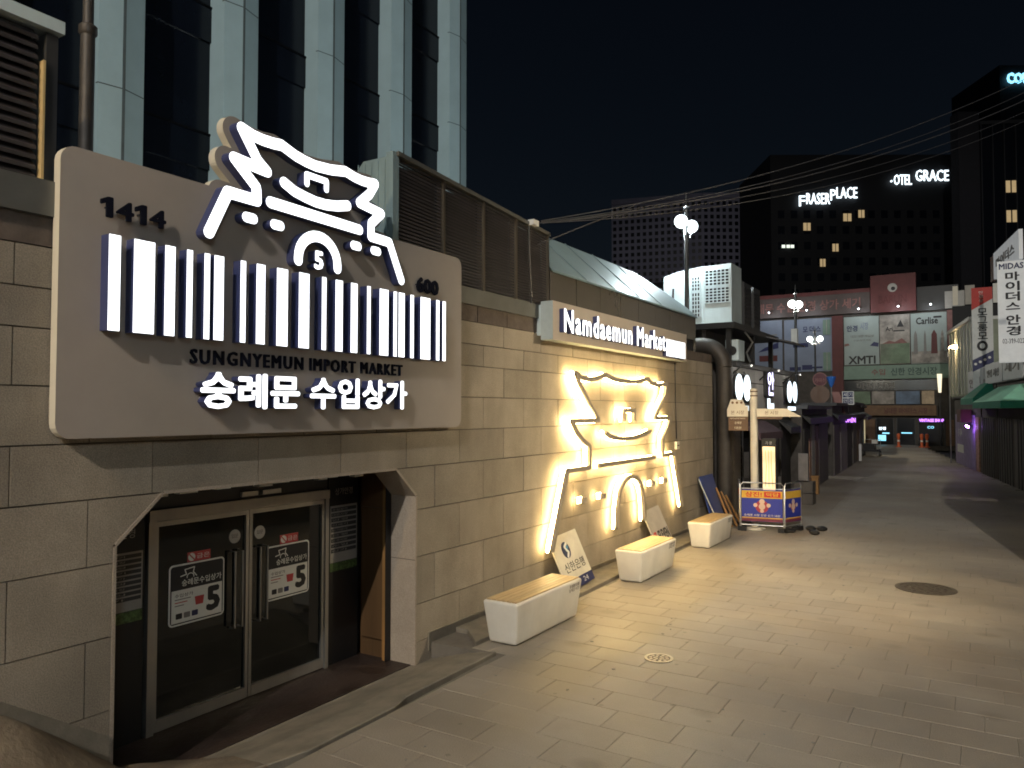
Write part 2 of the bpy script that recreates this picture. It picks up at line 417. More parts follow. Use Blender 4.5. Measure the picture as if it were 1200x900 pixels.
# ------------------------------------------------------------------ out-of-frame lamps that light the street
def point(name, loc, power, col, r=.12, parent=None, kind='POINT', aim=None, angle=None):
    d = bpy.data.lights.new(name, kind); d.energy = power; d.color = col; d.shadow_soft_size = r
    o = bpy.data.objects.new(name, d); COL.objects.link(o)
    if parent: o.parent = parent; loc = Vector(loc) - WORLD[parent.name]
    o.location = loc
    if kind == 'SPOT':
        d.spot_size = angle; d.spot_blend = .35; w = WORLD[parent.name] if parent else Vector()
        o.rotation_euler = (Vector(loc) + w - Vector(aim)).to_track_quat('Z', 'Y').to_euler()
    return o
FLOOD = (18, -51, 42)
fm = empty('floodlight_mast', (18, -52, 0), 'tall grey floodlight mast far behind the viewpoint on the right of the street', 'floodlight')
MB().tube([(18, -52, -.3), (18, -52, 42.4)], [.28, .14], 12).build('mast', M_POLE, fm, True)
MB().box(17.3, 18.7, -51.7, -51.4, 41.4, 42.6).build('lamp_housing', M_GREYD, fm)
point('flood_lamp', FLOOD, 100000, (1.0, .95, .87), .30, fm, 'SPOT', (1, 25, 0), R(66))

def globe_lamp(name, x, y, zg, label, arm=.34, ang=90, r=.17, glob=None, watts=400, col=(.84, .97, 1.0), box=False):
    t = empty(name, (x, y, 0), label, 'street lamp', 'double globe street lamps along the street')
    MB().lathe((x, y, 0), [(.13, 0), (.13, .5), (.075, .7), (.065, 2.2), (.055, zg - .25), (.05, zg + .42)], 14).build('pole', M_POLE, t, True)
    MB().lathe((x, y, zg + .42), [(.05, 0), (.09, .03), (.03, .12), (.02, .3), (.005, .42)], 12).build('finial', M_POLE, t, True)
    a = Vector((math.cos(R(ang)), math.sin(R(ang)), 0))
    for s in (-1, 1):
        c = Vector((x, y, zg)) + a * (arm * s)
        MB().tube([(x, y, zg - .30), tuple(Vector((x, y, zg - .34)) + a * (arm * s * .6)), tuple(c - Vector((0, 0, r + .02)))], .022, 8).build('arm', M_POLE, t, True)
        MB().sphere(c, r, 20, 12).build('globe', glob, t, True)
    q = Vector((-a.y, a.x, 0)); point('globe_light', Vector((x, y, zg - .12)) + q * .2, watts, col, .09, t)
    if box: MB().box(x - .12, x + .12, y - .32, y - .1, zg - 1.7, zg - 1.05).build('control_box', M_WHITEP, t)
    return t

wl = empty('street_lamp', (1.25, -4.3, 0), 'warm sodium street lamp on a dark pole close to the stone wall', 'street lamp')
MB().lathe((1.25, -4.3, 0), [(.14, 0), (.14, .6), (.08, .8), (.06, 7.5)], 14).build('pole', M_POLE, wl, True)
MB().tube([(1.25, -4.3, 7.4), (1.25, -3.9, 7.5), (1.25, -3.55, 7.45)], .035, 8).build('arm', M_POLE, wl, True)
MB().lathe((1.25, -3.5, 7.16), [(.02, 0), (.3, .12), (.32, .16), (.06, .34)], 16).build('lamp_head', M_POLE, wl, True)
MB().sphere((1.25, -3.5, 7.12), .10, 14, 8).build('lamp_bulb', M_LAMPW, wl, True)
point('sodium_lamp', (1.25, -3.5, 6.93), 850, (1.0, .72, .38), .07, wl)

cw = globe_lamp('street_lamp', 9.0, -3.0, 7.3, 'double globe street lamp behind the viewpoint, on the right of the street', .34, 90, .17, M_LAMPON, 60)
point('cool_lamp', (9.0, -2.6, 6.9), 480, (.80, .93, 1.0), .16, cw)
ls = empty('wall_lamp', (7.2, 10.5, 4.6), 'warm wall lamp on the corner building out of the frame on the right', 'wall lamp')
MB().tube([(7.15, 10.5, 4.9), (6.85, 10.5, 5.0), (6.62, 10.5, 4.9)], .03, 8).build('arm', M_POLE, ls, True)
MB().sphere((6.6, 10.5, 4.82), .10, 14, 8, 0, 1, 1, .7).build('lamp_head', M_LAMPW, ls, True)
point('wall_lamp_light', (6.55, 10.5, 4.68), 1500, (1.0, .82, .54), .05, ls, 'SPOT', (.2, 12.6, 1.3), R(120)).data.spot_blend = 1.0

# ------------------------------------------------------------------ ground, street, paving
g = MB(); g.add([(-500, -300, -.5), (500, -300, -.5), (500, 900, -.5), (-500, 900, -.5)], [(0, 1, 2, 3)])
structure(g.build('ground', M_GROUND))
FG = Fr((0, 0, 0), (1, 0, 0), (0, 1, 0), (0, 0, 1))
def row_x(y): return 11.5 - .154 * y
st = MB()
st.prism(FG, [(.95, -14), (30, -14), (30, 12), (9.9, 12), (row_x(66) - .2, 67), (-14, 67), (-14, 60), (-3.2, 50), (-3.2, 19), (-.4, 18.3), (.02, 18.2), (.02, 7.14), (.93, 7.14), (1.0, 5.0)], -.49, -.006)
street = structure(st.build('street', M_PJOINT))
TX, TY, GAP = .62, .40, .004
tiles = []
ny = 0
y = -2.0
Cm = Vector((5.54, 0, 2.7))
while y < 66.5:
    off = (ny * .37) % 1.0 * TX
    x = -2.0 - off
    while x < 10.5:
        cx, cy = x + TX / 2, y + TY / 2
        lim0 = 1.0 if cy < 7.3 else (.55 if cy < 18.2 else max(-3.0, 1.2 - .055 * (cy - 18)) - .4)
        if x > lim0 - .02 and x + TX < row_x(cy) + (.3 if cy > 12 else 5): tiles.append((cx, cy))
        elif x + TX > lim0 + .05 and x < lim0 and cy < 66: tiles.append(((lim0 + x + TX) / 2, cy, x + TX - lim0))
        x += TX
    y += TY; ny += 1
def vis(t):
    d = Vector((t[0] - 5.54, t[1])); 
    fx = d.x * math.cos(YAW) + d.y * math.sin(YAW); fy = -d.x * math.sin(YAW) + d.y * math.cos(YAW)
    return fy > .5 and abs(fx / fy) < .72 and 2.7 / fy < .60
full = sorted([t for t in tiles if len(t) == 2 and vis(t)], key=lambda t: (t[0] - 5.54) ** 2 + t[1] ** 2)
near = full[:300]; nset = set(near)
tb = MB(); bx = TX / 2 - GAP / 2; by = TY / 2 - GAP / 2
def tile_mesh(mb, cx, cy, hx, hy, dz=0.0, tx=0.0, ty=0.0):
    b = .0025
    P = [(cx + sx * hx, cy + sy * hy, -.03) for sx, sy in ((-1, -1), (1, -1), (1, 1), (-1, 1))]
    P += [(cx + sx * hx, cy + sy * hy, -.004 + dz + sx * tx + sy * ty) for sx, sy in ((-1, -1), (1, -1), (1, 1), (-1, 1))]
    P += [(cx + sx * (hx - b), cy + sy * (hy - b), dz + sx * tx + sy * ty) for sx, sy in ((-1, -1), (1, -1), (1, 1), (-1, 1))]
    mb.add(P, [(8, 9, 10, 11)] + [(i, (i + 1) % 4, 4 + (i + 1) % 4, 4 + i) for i in range(4)] + [(4 + i, 4 + (i + 1) % 4, 8 + (i + 1) % 4, 8 + i) for i in range(4)])
protos = []
for k in range(6):
    mb = MB(); tile_mesh(mb, 0, 0, bx, by, random.uniform(-.0006, .0006), random.uniform(-.0005, .0005), random.uniform(-.0005, .0005))
    me_o = mb.build('paving_stone', M_PAVE, street); protos.append(me_o)
for i, t in enumerate(near):
    o = protos[i] if i < 6 else protos[random.randrange(6)].copy()
    if i >= 6: o.name = 'paving_stone'; COL.objects.link(o); o.parent = street
    o.location = (t[0], t[1], 0)
rest = MB()
for t in tiles:
    if t in nset: continue
    hx = bx if len(t) == 2 else t[2] / 2 - GAP / 2
    if hx > .02: tile_mesh(rest, t[0], t[1], hx, by, random.uniform(-.0006, .0006), random.uniform(-.0005, .0005), random.uniform(-.0005, .0005))
stuff(rest.build('paving_field', M_PAVE, street))

# manhole and drain covers lie in the paving
mh = empty('manhole_cover', (4.77, 13.17, 0), 'large round iron manhole cover set in the paving near the stalls', 'manhole cover')
MB().lathe((4.77, 13.17, 0), [(.42, -.02), (.42, .008), (.36, .008), (.36, .003)], 32).build('frame_ring', M_IRON, mh)
mb = MB()
for i in range(3):
    for j in range(6 + 6 * i):
        t = 2 * math.pi * j / (6 + 6 * i); rr = .09 + .09 * i
        c = (4.77 + rr * math.cos(t), 13.17 + rr * math.sin(t))
        mb.box(c[0] - .022, c[0] + .022, c[1] - .022, c[1] + .022, .003, .009)
mb.build('tread_studs', M_IRON, mh)
dr = empty('drain_cover', (2.5, 7.96, 0), 'small round pale metal drain cover with ringed slots in the paving', 'drain cover')
MB().lathe((2.5, 7.96, 0), [(.155, -.02), (.155, .006), (.005, .006)], 32).build('plate', M_IRON, dr)
for r0, r1, k in ((.125, .155, 1), (.075, .108, 10), (.025, .058, 6)):
    mb = MB(); N = 40
    for i in range(N):
        if k > 1 and (i * k * 2 // N) % 2 == 1: continue
        a0, a1 = 2 * math.pi * i / N, 2 * math.pi * (i + 1) / N
        q = [(2.5 + r * math.cos(a), 7.96 + r * math.sin(a)) for r, a in ((r0, a0), (r1, a0), (r1, a1), (r0, a1))]
        mb.prism(FG, q, .004, .010)
    mb.build('ring', M_DRAIN, dr)

# entrance slab sloping down to the doors, kerb ledge along the wall, mound of old concrete on the near side
sl = MB(); N = 14
ys = [3.55 + (7.14 - 3.55) * i / N for i in range(N + 1)]
def slab_out(y): return .92 if y > 5.4 else .99 - max(0, 4.3 - y) * .25
V = []; F = []
for y in ys:
    xo = slab_out(y)
    V += [(xo, y, -.3), (xo, y, .022), (xo - .012, y, .030), (.55, y, -.04), (.0, y, -.2), (-.05, y, -.205), (-.05, y, -.4)]
for i in range(N):
    for j in range(6): F.append((i * 7 + j, (i + 1) * 7 + j, (i + 1) * 7 + j + 1, i * 7 + j + 1))
F.append(tuple(range(N * 7, N * 7 + 7))); F.append(tuple(reversed(range(7))))
sl.add(V, F); structure(sl.build('entrance_slab', M_SLAB))
mn = MB(); nx, ny_ = 26, 46; V = []; F = []
rnd = random.Random(3)
def mound(x, y):
    h = .70 * min(1, max(0, (3.34 - y) / .82)) ** .9
    fall = 1 - min(1, max(0, (x - .25) / .95)); fall = fall * fall * (3 - 2 * fall)
    e = .022 + math.sin(x * 7 + y * 5) * .006 + math.sin(x * 17 - y * 11) * .004
    return h * fall + e
for i in range(ny_ + 1):
    for j in range(nx + 1):
        y = .2 + (3.98 - .2) * i / ny_; x = .005 + 1.25 * j / nx
        z = mound(x, y) + rnd.uniform(-.004, .004)
        if y > 3.5: z += (-.18 * max(0, 1 - x / .55)) * (y - 3.5) / .48
        V.append((x, y, z))
for i in range(ny_):
    for j in range(nx): F.append((i * (nx + 1) + j, i * (nx + 1) + j + 1, (i + 1) * (nx + 1) + j + 1, (i + 1) * (nx + 1) + j))
o = len(V)
mn.add(V, F); structure(mn.build('concrete_ramp', M_CONC, None, True))
lg = MB(); lg.prism(FG, [(.02, 7.62), (.20, 7.62), (.56, 7.27), (.58, 9.0), (.50, 11.3), (.48, 18.2), (.02, 18.2)], -.2, .052)
structure(lg.build('kerb_ledge', M_SLAB, None, False, .008, 1))
ms = MB(); ms.prism(FG, [(.02, 7.15), (.5, 7.15), (.5, 7.28), (.2, 7.6), (.02, 7.6)], -.2, -.03)
structure(ms.build('gutter_pit', M_CONC))
dl = MB()
rnd = random.Random(11)
for i in range(90):
    x = rnd.uniform(1.2, 6); y = rnd.uniform(4.2, 16); s = rnd.uniform(.006, .02); a = rnd.uniform(0, 3.14)
    q = [(x + s * math.cos(a + t) * (1 if k % 2 else rnd.uniform(.3, .9)), y + s * math.sin(a + t)) for k, t in enumerate((0, 1.2, 2.6, 4.1))]
    dl.prism(FG, q, .0015, .004 + s * .15)
stuff(dl.build('litter_specks', M_GREYPR))

# ------------------------------------------------------------------ the stone market building
bld = empty('market_building', (0, 8, 0), 'long tan stone market building with chamfered entrance along the left of the street', 'building')
OPEN = [(3.29, -.3), (3.29, 1.69), (3.69, 2.05), (6.53, 2.05), (6.89, 1.73), (6.89, -.3)]
core = MB()
core.prism(FW, [(-3, -.49), (3.28, -.49), (3.28, 1.70), (3.68, 2.065), (3.68, 4.05), (-3, 4.05)], -.35, -.022)
core.prism(FW, [(3.685, 2.065), (6.535, 2.065), (6.535, 4.05), (3.685, 4.05)], -.35, -.022)
core.prism(FW, [(6.54, 2.065), (6.90, 1.735), (6.90, -.49), (18.2, -.49), (18.2, 4.05), (6.54, 4.05)], -.35, -.022)
core.build('wall_core', M_MORTAR, bld)
back = MB(); back.box(-6.5, -3.0, -3, 18.2, -.49, 4.0); back.box(-3.0, -.36, -3, 3.2, -.49, 4.0); back.box(-3.0, -.36, 7.2, 18.2, -.49, 4.0); back.box(-3.0, -.36, 3.21, 7.19, 2.4, 4.0)
back.build('rear_block', M_WALLD, bld)
LV = [-.42, .05, .48, 1.02, 1.56, 2.05, 2.46, 2.87, 3.27, 3.55, 3.84]
J = .010
def stone(poly):
    cx = sum(p[0] for p in poly) / len(poly); cz = sum(p[1] for p in poly) / len(poly)
    q = []
    mb = MB(); d = rs.uniform(-.002, .002)
    mb.prism(FW, poly, -.03, d); return mb.build('stone', M_STONE, bld)
rs = random.Random(5)
for k in range(len(LV) - 1):
    z0, z1 = LV[k] + J / 2, LV[k + 1] - J / 2
    st0 = 3.6 if k % 2 == 1 else 3.1
    y0 = st0 - 1.03 * 6
    while y0 < 18.2:
        a, b = y0 + J / 2, y0 + 1.03 - J / 2; y0 += 1.03
        if b < .4 or a > 18.2: continue
        b = min(b, 18.2)
        if z0 >= 2.04: stone([(a, z0), (b, z0), (b, z1), (a, z1)]); continue
        # pieces left and right of the entrance
        if a < 3.69:
            if z1 <= 1.69: p = [(a, z0), (min(b, 3.29), z0), (min(b, 3.29), z1), (a, z1)] if a < 3.27 else None
            else:
                c1 = 3.29 + (z1 - 1.69) / .36 * .40
                if a < 3.27: p = [(a, z0), (min(b, 3.29), z0), (min(b, 3.29), 1.69), (min(b, c1), z1), (a, z1)] if b > 3.29 else [(a, z0), (b, z0), (b, z1), (a, z1)]
                else: p = [(3.31, 1.715), (c1, z1), (a + .02 if a > 3.31 else 3.31, z1)] if False else None
            if p: stone(p)
        if b > 6.55:
            if z1 <= 1.73: p = [(max(a, 6.89), z0), (b, z0), (b, z1), (max(a, 6.89), z1)] if b > 6.92 else None
            else:
                c1 = 6.89 - (z1 - 1.73) / .32 * .36
                if a < 6.89 < b: p = [(6.89, z0), (b, z0), (b, z1), (max(a, c1), z1), (max(a, 6.89 - .0), 1.73)] if a <= c1 else [(6.89, z0), (b, z0), (b, z1), (a, z1), (a, 1.73 + (6.89 - a) / .36 * .32)]
                elif a >= 6.89: p = [(a, z0), (b, z0), (b, z1), (a, z1)]
                elif b > c1: p = [(c1, z1), (b, z1), (b, 1.73 + (6.89 - b) / .36 * .32)]
                else: p = None
            if p: stone(p)
# small pieces over the left chamfer
stone([(3.30, 1.70), (3.66, 2.043), (3.30, 2.043)]) if False else None
y0 = .2
while y0 < 18.2:
    b = min(18.2, y0 + .72); MB().box(-.03, rs.uniform(-.012, .004), y0 + .004, b - .004, 3.845, 4.05).build('capping_stone', M_DARKSTONE, bld); y0 += .72
pl = MB(); pl.prism(FW, [(.2, 1.0), (2.55, .78), (3.27, .30), (3.285, .26), (3.285, -.3), (.2, -.3)], -.02, .022); pl.build('plinth', M_SLAB, bld)
pl = MB(); pl.box(-.01, .016, 7.1, 18.2, -.1, .115); pl.build('skirting', M_SLAB, bld)
# stone lining of the entrance: the reveal, with its chamfered corners
lin = MB()
def lining(p, q, t, c0=-.36, c1=.006):
    d = Vector((q[0] - p[0], q[1] - p[1])).normalized(); nrm = Vector((-d.y, d.x)) * t
    lin.prism(FW, [p, q, (q[0] + nrm.x, q[1] + nrm.y), (p[0] + nrm.x, p[1] + nrm.y)], c0, c1)
M_LIN = mat('lining_stone', (.37, .31, .25), .7, var=.10, scale=2, bump=.2, bscale=90, speck=.18)
RE = [(6.86, -.3), (6.86, 1.715), (6.515, 2.035), (3.70, 2.035), (3.32, 1.68), (3.32, -.3)]
for a, b in zip(RE, RE[1:]): 
    lin = MB(); lining(a, b, -.026); lin.build('reveal', M_LIN, bld)
MB().box(-.36, .0, 6.858, 6.862, .985, .992).build('reveal_joint', M_MORTAR, bld)
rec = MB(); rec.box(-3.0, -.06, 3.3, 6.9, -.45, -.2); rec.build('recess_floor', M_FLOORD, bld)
rec = MB(); rec.box(-.84, -.37, 6.87, 7.1, -.2, 2.03); rec.build('side_panel', M_WOODD, bld)
rec = MB(); rec.box(-.84, -.37, 3.1, 3.3, -.2, 2.03); rec.build('side_panel', M_WOODD, bld)
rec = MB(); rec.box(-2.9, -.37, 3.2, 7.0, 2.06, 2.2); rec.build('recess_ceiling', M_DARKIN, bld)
MB().box(-.44, -.38, 6.80, 6.868, -.2, 2.0).build('trim_strip', M_WOODO, bld)
MB().box(-.80, -.45, 6.835, 6.868, .02, 1.55).build('wood_panel', M_WOODD, bld)
MB().box(-.80, -.45, 6.835, 6.868, 1.60, 1.95).build('wood_panel', M_WOODD, bld)
MB().box(-.372, -.364, 6.77, 6.855, -.2, 2.0).build('trim_strip', M_BLACK, bld)
# door screen
DX = -.85
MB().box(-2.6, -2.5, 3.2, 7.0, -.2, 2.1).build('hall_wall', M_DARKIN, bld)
MB().box(DX - .05, DX + .05, 3.3, 6.87, 1.93, 2.05).build('transom_panel', M_BLACK, bld)
MB().box(DX - .04, DX + .06, 4.10, 6.30, 1.70, 1.80).build('door_header', M_STEEL, bld)
MB().box(DX - .03, DX + .02, 4.10, 6.30, 1.80, 1.93).build('header_cover', M_GREYD, bld)
mb = MB()
for a, b in ((5.1, 5.3), (5.36, 5.6)): mb.box(DX + .02, DX + .05, a, b, 1.83, 1.875)
mb.build('sensor_housing', M_ALU, bld)
mb = MB(); rnd = random.Random(2); yy = 3.75
while yy < 6.4:
    w = rnd.uniform(.08, .22); mb.box(-.375, -.30, yy, yy + w * .9, 2.034 - rnd.uniform(.02, .06), 2.034); yy += w
mb.build('torn_edge_foam', M_WHITEP, bld)
for a, b in ((4.10, 4.17), (6.25, 6.30)): MB().box(DX - .04, DX + .05, a, b, -.2, 1.70).build('door_post', M_STEEL, bld)
def door_leaf(a, b, hinge, hy):
    d = MB(); d.box(DX - .02, DX + .03, a, a + .035, -.19, 1.69); d.box(DX - .02, DX + .03, b - .035, b, -.19, 1.69)
    d.box(DX - .02, DX + .03, a + .036, b - .036, 1.645, 1.69); d.box(DX - .02, DX + .035, a + .036, b - .036, -.19, -.085)
    o = d.build('door_leaf', M_STEEL, bld)
    MB().box(DX - .003, DX + .003, a + .03, b - .03, -.1, 1.65).build('glass_pane', M_GLASSD, o)
    for s in (-1, 1):
        h = MB(); yh = hy + .045 * s
        h.tube([(DX + .0, yh, 1.30), (DX + .075, yh, 1.30), (DX + .075, yh, .55), (DX + .0, yh, .55)], .012, 8); h.build('handle', M_STEEL, o, True)
    h = MB(); h.prism(FW, circ((hy, 1.44), .068, 24), DX + .004, DX + .008); h.build('round_sticker', M_GREYP, o)
    text('sticker_print', '입문', FW, (hy - .04, hy + .04, 1.425, 1.465), DX + .0085, DX + .0095, M_BLACKP, o)
    return o
def door_poster(o, u0, u1, v0, v1):
    mb = MB(); V, T = union([rrect(u0, u1, v0, v1, .04)]); mb.plate(FW, V, T, DX + .005, DX + .008); mb.build('poster', M_WHITEP, o)
    w, h = u1 - u0, v1 - v0
    mb = MB(); V, T = union([rrect(u0 + .015, u1 - .015, v0 + .015, v1 - .015, .03)]); mb.plate(FW, V, T, DX + .0085, DX + .0095); mb.build('poster_border', M_BLACKP, o)
    mb = MB(); mb.prism(FW, [(u0 + .027, v0 + .027), (u1 - .027, v0 + .027), (u1 - .027, v0 + h * .58), (u0 + .027, v0 + h * .58)], DX + .010, DX + .011); mb.build('poster_field', M_WHITEP, o)
    text('poster_title', '숭례문수입상가', FW, (u0 + w * .22, u1 - .035, v0 + h * .63, v0 + h * .74), DX + .010, DX + .011, M_WHITEP, o, .01)
    P = strokes([(u0 + w * .20, v0 + h * .80), (u0 + w * .30, v0 + h * .82), (u0 + w * .27, v0 + h * .90), (u0 + w * .44, v0 + h * .92), (u0 + w * .42, v0 + h * .84), (u0 + w * .48, v0 + h * .77)], .005)
    P += strokes([(u0 + w * .31, v0 + h * .76)] + [(u0 + w * (.37 + .06 * math.cos(t)), v0 + h * (.78 + .05 * math.sin(t))) for t in (3.0, 2.3, 1.57, .8, .1)] + [(u0 + w * .43, v0 + h * .76)], .004)
    V, T = union(P); mb = MB(); mb.plate(FW, V, T, DX + .010, DX + .011); mb.build('poster_emblem', M_WHITEP, o)
    text('poster_number', '5', FW, (u1 - w * .34, u1 - w * .08, v0 + h * .12, v0 + h * .54), DX + .0115, DX + .0125, M_BLACKP, o, .05)
    text('poster_print', '수입상가', FW, (u0 + w * .10, u0 + w * .42, v0 + h * .46, v0 + h * .52), DX + .0115, DX + .0125, M_BLACKP, o)
    for k in range(3):
        mb = MB(); mb.prism(FW, [(u0 + w * .10, v0 + h * (.42 - .05 * k)), (u0 + w * (.38 - .06 * k), v0 + h * (.42 - .05 * k)), (u0 + w * (.38 - .06 * k), v0 + h * (.435 - .05 * k)), (u0 + w * .10, v0 + h * (.435 - .05 * k))], DX + .0115, DX + .012); mb.build('poster_line', M_STICK if k == 1 else M_GREYPR, o)
    for k in range(3):
        mb = MB(); V, T = union([rrect(u0 + w * (.12 + .14 * k), u0 + w * (.23 + .14 * k), v0 + h * .11, v0 + h * .20, .008)]); mb.plate(FW, V, T, DX + .0115, DX + .0125); mb.build('poster_icon', (M_BLACKP, M_GREYPR, M_NAVYP)[k], o)
    mb = MB(); mb.prism(FW, [(u0 + w * .47, v0 + h * .28), (u0 + w * .60, v0 + h * .28), (u0 + w * .62, v0 + h * .42), (u0 + w * .45, v0 + h * .42)], DX + .0115, DX + .0125); mb.build('poster_basket', M_STICK, o)
def red_sticker(o, u0, u1, v0, v1):
    mb = MB(); mb.prism(FW, [(u0, v0), (u1, v0), (u1, v1), (u0, v1)], DX + .004, DX + .007); mb.build('notice_sticker', M_STICK, o)
    h = v1 - v0
    P = [circ((u0 + h * .5, v0 + h * .5), h * .42, 20)]
    mb = MB(); V, T = union(P); mb.plate(FW, V, T, DX + .0075, DX + .0085); mb.build('notice_disc', M_WHITEP, o)
    V, T = union(strokes([(u0 + h * .25, v0 + h * .75), (u0 + h * .75, v0 + h * .25)], .006)); mb = MB(); mb.plate(FW, V, T, DX + .009, DX + .010); mb.build('notice_bar', M_STICK, o)
    text('notice_print', '금은', FW, (u0 + h * 1.1, u1 - .01, v0 + h * .25, v0 + h * .75), DX + .0075, DX + .0085, M_WHITEP, o)
d1 = door_leaf(4.172, 5.205, 0, 5.05); door_poster(d1, 4.33, 4.93, .70, 1.265); red_sticker(d1, 4.52, 4.77, 1.27, 1.36)
d2 = door_leaf(5.215, 6.248, 1, 5.36); door_poster(d2, 5.45, 6.04, .70, 1.27); red_sticker(d2, 5.63, 5.88, 1.275, 1.37)
def directory(a, b, zt, zb, label):
    o = MB().box(DX - .02, DX + .02, a, b, -.2, 1.93).build('directory_panel', M_BLACK, bld)
    w = b - a
    text('directory_title', '상가안경', FW, (a + w * .2, b - w * .2, zt + .12, zt + .20), DX + .021, DX + .023, M_GREYP, o)
    n = 9; h = (zt - zb) / (n + 2)
    MB().box(DX + .021, DX + .024, a + .02, b - .02, zb + 1.9 * h * .0, zt).build('directory_sheet', M_GREYP, o)
    for k in range(n):
        z = zt - h * (k + .75)
        MB().box(DX + .025, DX + .027, a + .035, b - .035, z - h * .34, z + h * .34).build('name_plate', M_GREYD, o)
        text('name_print', ('수입상가', '대문시장', '안경', '신세기', '경기상가', '은행', '안경시장', '수입', '상가')[k], FW, (a + .045, a + w * .62, z - h * .2, z + h * .2), DX + .0275, DX + .0285, M_GREYP, o)
    MB().box(DX + .021, DX + .024, a + .02, b - .02, zb - .10, zb - .005).build('picture_strip', mat('leaf_print', (.10, .16, .05), .6, var=.6, scale=30), o)
directory(6.325, 6.80, 1.60, .95, '')
directory(3.60, 4.08, 1.46, .95, '')

# louvred plant screens above the wall
M_SILL = mat('sill_metal', (.17, .17, .155), .5, .5, var=.12)
MB().box(-.3, .045, .2, 2.80, 4.052, 4.30).build('sill', M_SILL, bld)
MB().box(-.3, .035, 7.5, 10.05, 4.052, 4.26).build('sill', M_SILL, bld)
def louvre(name, y0, y1, zb, zt0, zt1, n, parent, xf=-.02):
    s = MB().box(xf - .12, xf - .10, y0, y1, zb, min(zt0, zt1)).build(name, M_LOUVD, parent)
    for k in range(n):
        t = (k + .5) / n; a = zb + (zt0 - zb) * t; b = zb + (zt1 - zb) * t; h = (zt0 - zb) / n * .5
        mb = MB(); mb.add([(xf, y0, a - h), (xf, y1, b - h), (xf - .08, y1, b + h), (xf - .08, y0, a + h), (xf, y0, a - h + .026), (xf, y1, b - h + .026), (xf - .08, y1, b + h + .026), (xf - .08, y0, a + h + .026)],
                          [(0, 3, 2, 1), (4, 5, 6, 7), (0, 1, 5, 4), (1, 2, 6, 5), (2, 3, 7, 6), (3, 0, 4, 7)])
        mb.build('louvre_slat', M_LOUV, s)
    return s
def ztop(y): return 5.59 - (y - 6.51) * .062
bays = [(6.53, 7.36), (7.41, 8.24), (8.285, 9.06), (9.10, 9.98)]
for a, b in bays: louvre('louvre_screen', a, b, 4.26, ztop(a) - .03, ztop(b) - .03, 30, bld)
for y_, m_ in ((7.385, M_POSTM), (8.26, M_POSTM), (9.08, M_POSTM), (10.0, M_POSTM)): MB().box(-.10, .008, y_ - .02, y_ + .02, 4.26, ztop(y_) - .02).build('screen_post', m_, bld)
mb = MB(); mb.add([(-.12, 6.5, ztop(6.5) - .03), (.03, 6.5, ztop(6.5) - .03), (.03, 10.03, ztop(10.03) - .03), (-.12, 10.03, ztop(10.03) - .03), (-.12, 6.5, ztop(6.5) + .02), (.03, 6.5, ztop(6.5) + .02), (.03, 10.03, ztop(10.03) + .02), (-.12, 10.03, ztop(10.03) + .02)],
                  [(0, 3, 2, 1), (4, 5, 6, 7), (0, 1, 5, 4), (1, 2, 6, 5), (2, 3, 7, 6), (3, 0, 4, 7)]); mb.build('screen_cap', M_SILL, bld)
FE = FS(6.5)
pe = MB(); pe.prism(FE, [(-.62, 4.05), (.0, 4.05), (.0, 5.58), (-.50, 5.58), (-.62, 5.46)], -.04, 0); pe.build('screen_end_panel', M_ZINC, bld)
for k in range(5): MB().fbox(FE, -.58 + .1 * k, -.565 + .1 * k, 4.3, 5.55, 0, .008).build('panel_rib', M_ZINC, bld)
MB().box(-.10, .0, 6.44, 6.497, 4.05, 5.60).build('screen_post', M_ZINC, bld)
louvre('louvre_screen', -.5, 2.70, 4.30, 5.36, 5.36, 15, bld)
MB().box(-.05, .010, 2.724, 2.740, 4.302, 5.15).build('corner_strip', mat('warm_glint_strip', (.80, .58, .28), .35, .4, var=.05), bld)  # golden colour stands in for a warm highlight on the metal corner
MB().box(-.5, -.01, 2.75, 2.83, 4.302, 5.36).build('screen_post', M_GREYD, bld)
MB().box(-.6, .02, -.5, 2.86, 5.38, 5.47).build('screen_canopy', M_WHITEM, bld)

# metal fascia and sheet roof over the wall beyond the louvres
ys_ = [10.05, 10.93, 11.84, 12.71, 13.55, 14.44, 15.28, 16.1, 16.95]
for a, b in zip(ys_, ys_[1:]): MB().box(-.04, rs.uniform(.000, .008), a + .010, b - .010, 4.30, 4.83).build('fascia_panel', M_FASCIA, bld)
MB().box(-.3, -.05, 10.05, 16.95, 4.05, 4.82).build('fascia_backing', M_LOUVD, bld)
mb = MB(); N = 14; V = []; F = []
for i in range(N + 1):
    y = 10.05 + 6.9 * i / N; k = 1 - max(0, (y - 15.2) / 1.75) ** 2 * .75
    V += [(.05, y, 4.80), (.05, y, 4.835), (-.95 * k + .05 * (1 - k), y, 4.835 + .93 * k), (-1.25 * k, y, 4.835 + .90 * k), (-1.25 * k, y, 4.6)]
for i in range(N):
    for j in range(4): F.append((i * 5 + j, i * 5 + j + 1, (i + 1) * 5 + j + 1, (i + 1) * 5 + j))
mb.add(V, F); mb.build('sheet_roof', M_ROOF, bld)
for i, y in enumerate((11.2, 12.35, 13.5, 14.65)):
    MB().add([(.052, y, 4.84), (.052, y + .02, 4.84), (-.95, y + .02, 5.77), (-.95, y, 5.77), (.052, y, 4.855), (.052, y + .02, 4.855), (-.95, y + .02, 5.785), (-.95, y, 5.785)],
             [(0, 3, 2, 1), (4, 5, 6, 7), (0, 1, 5, 4), (1, 2, 6, 5), (2, 3, 7, 6), (3, 0, 4, 7)]).build('roof_seam', M_ROOF, bld)
MB().box(-.5, -.01, 16.96, 17.0, 4.05, 4.83).build('fascia_end', M_FASCIA, bld)

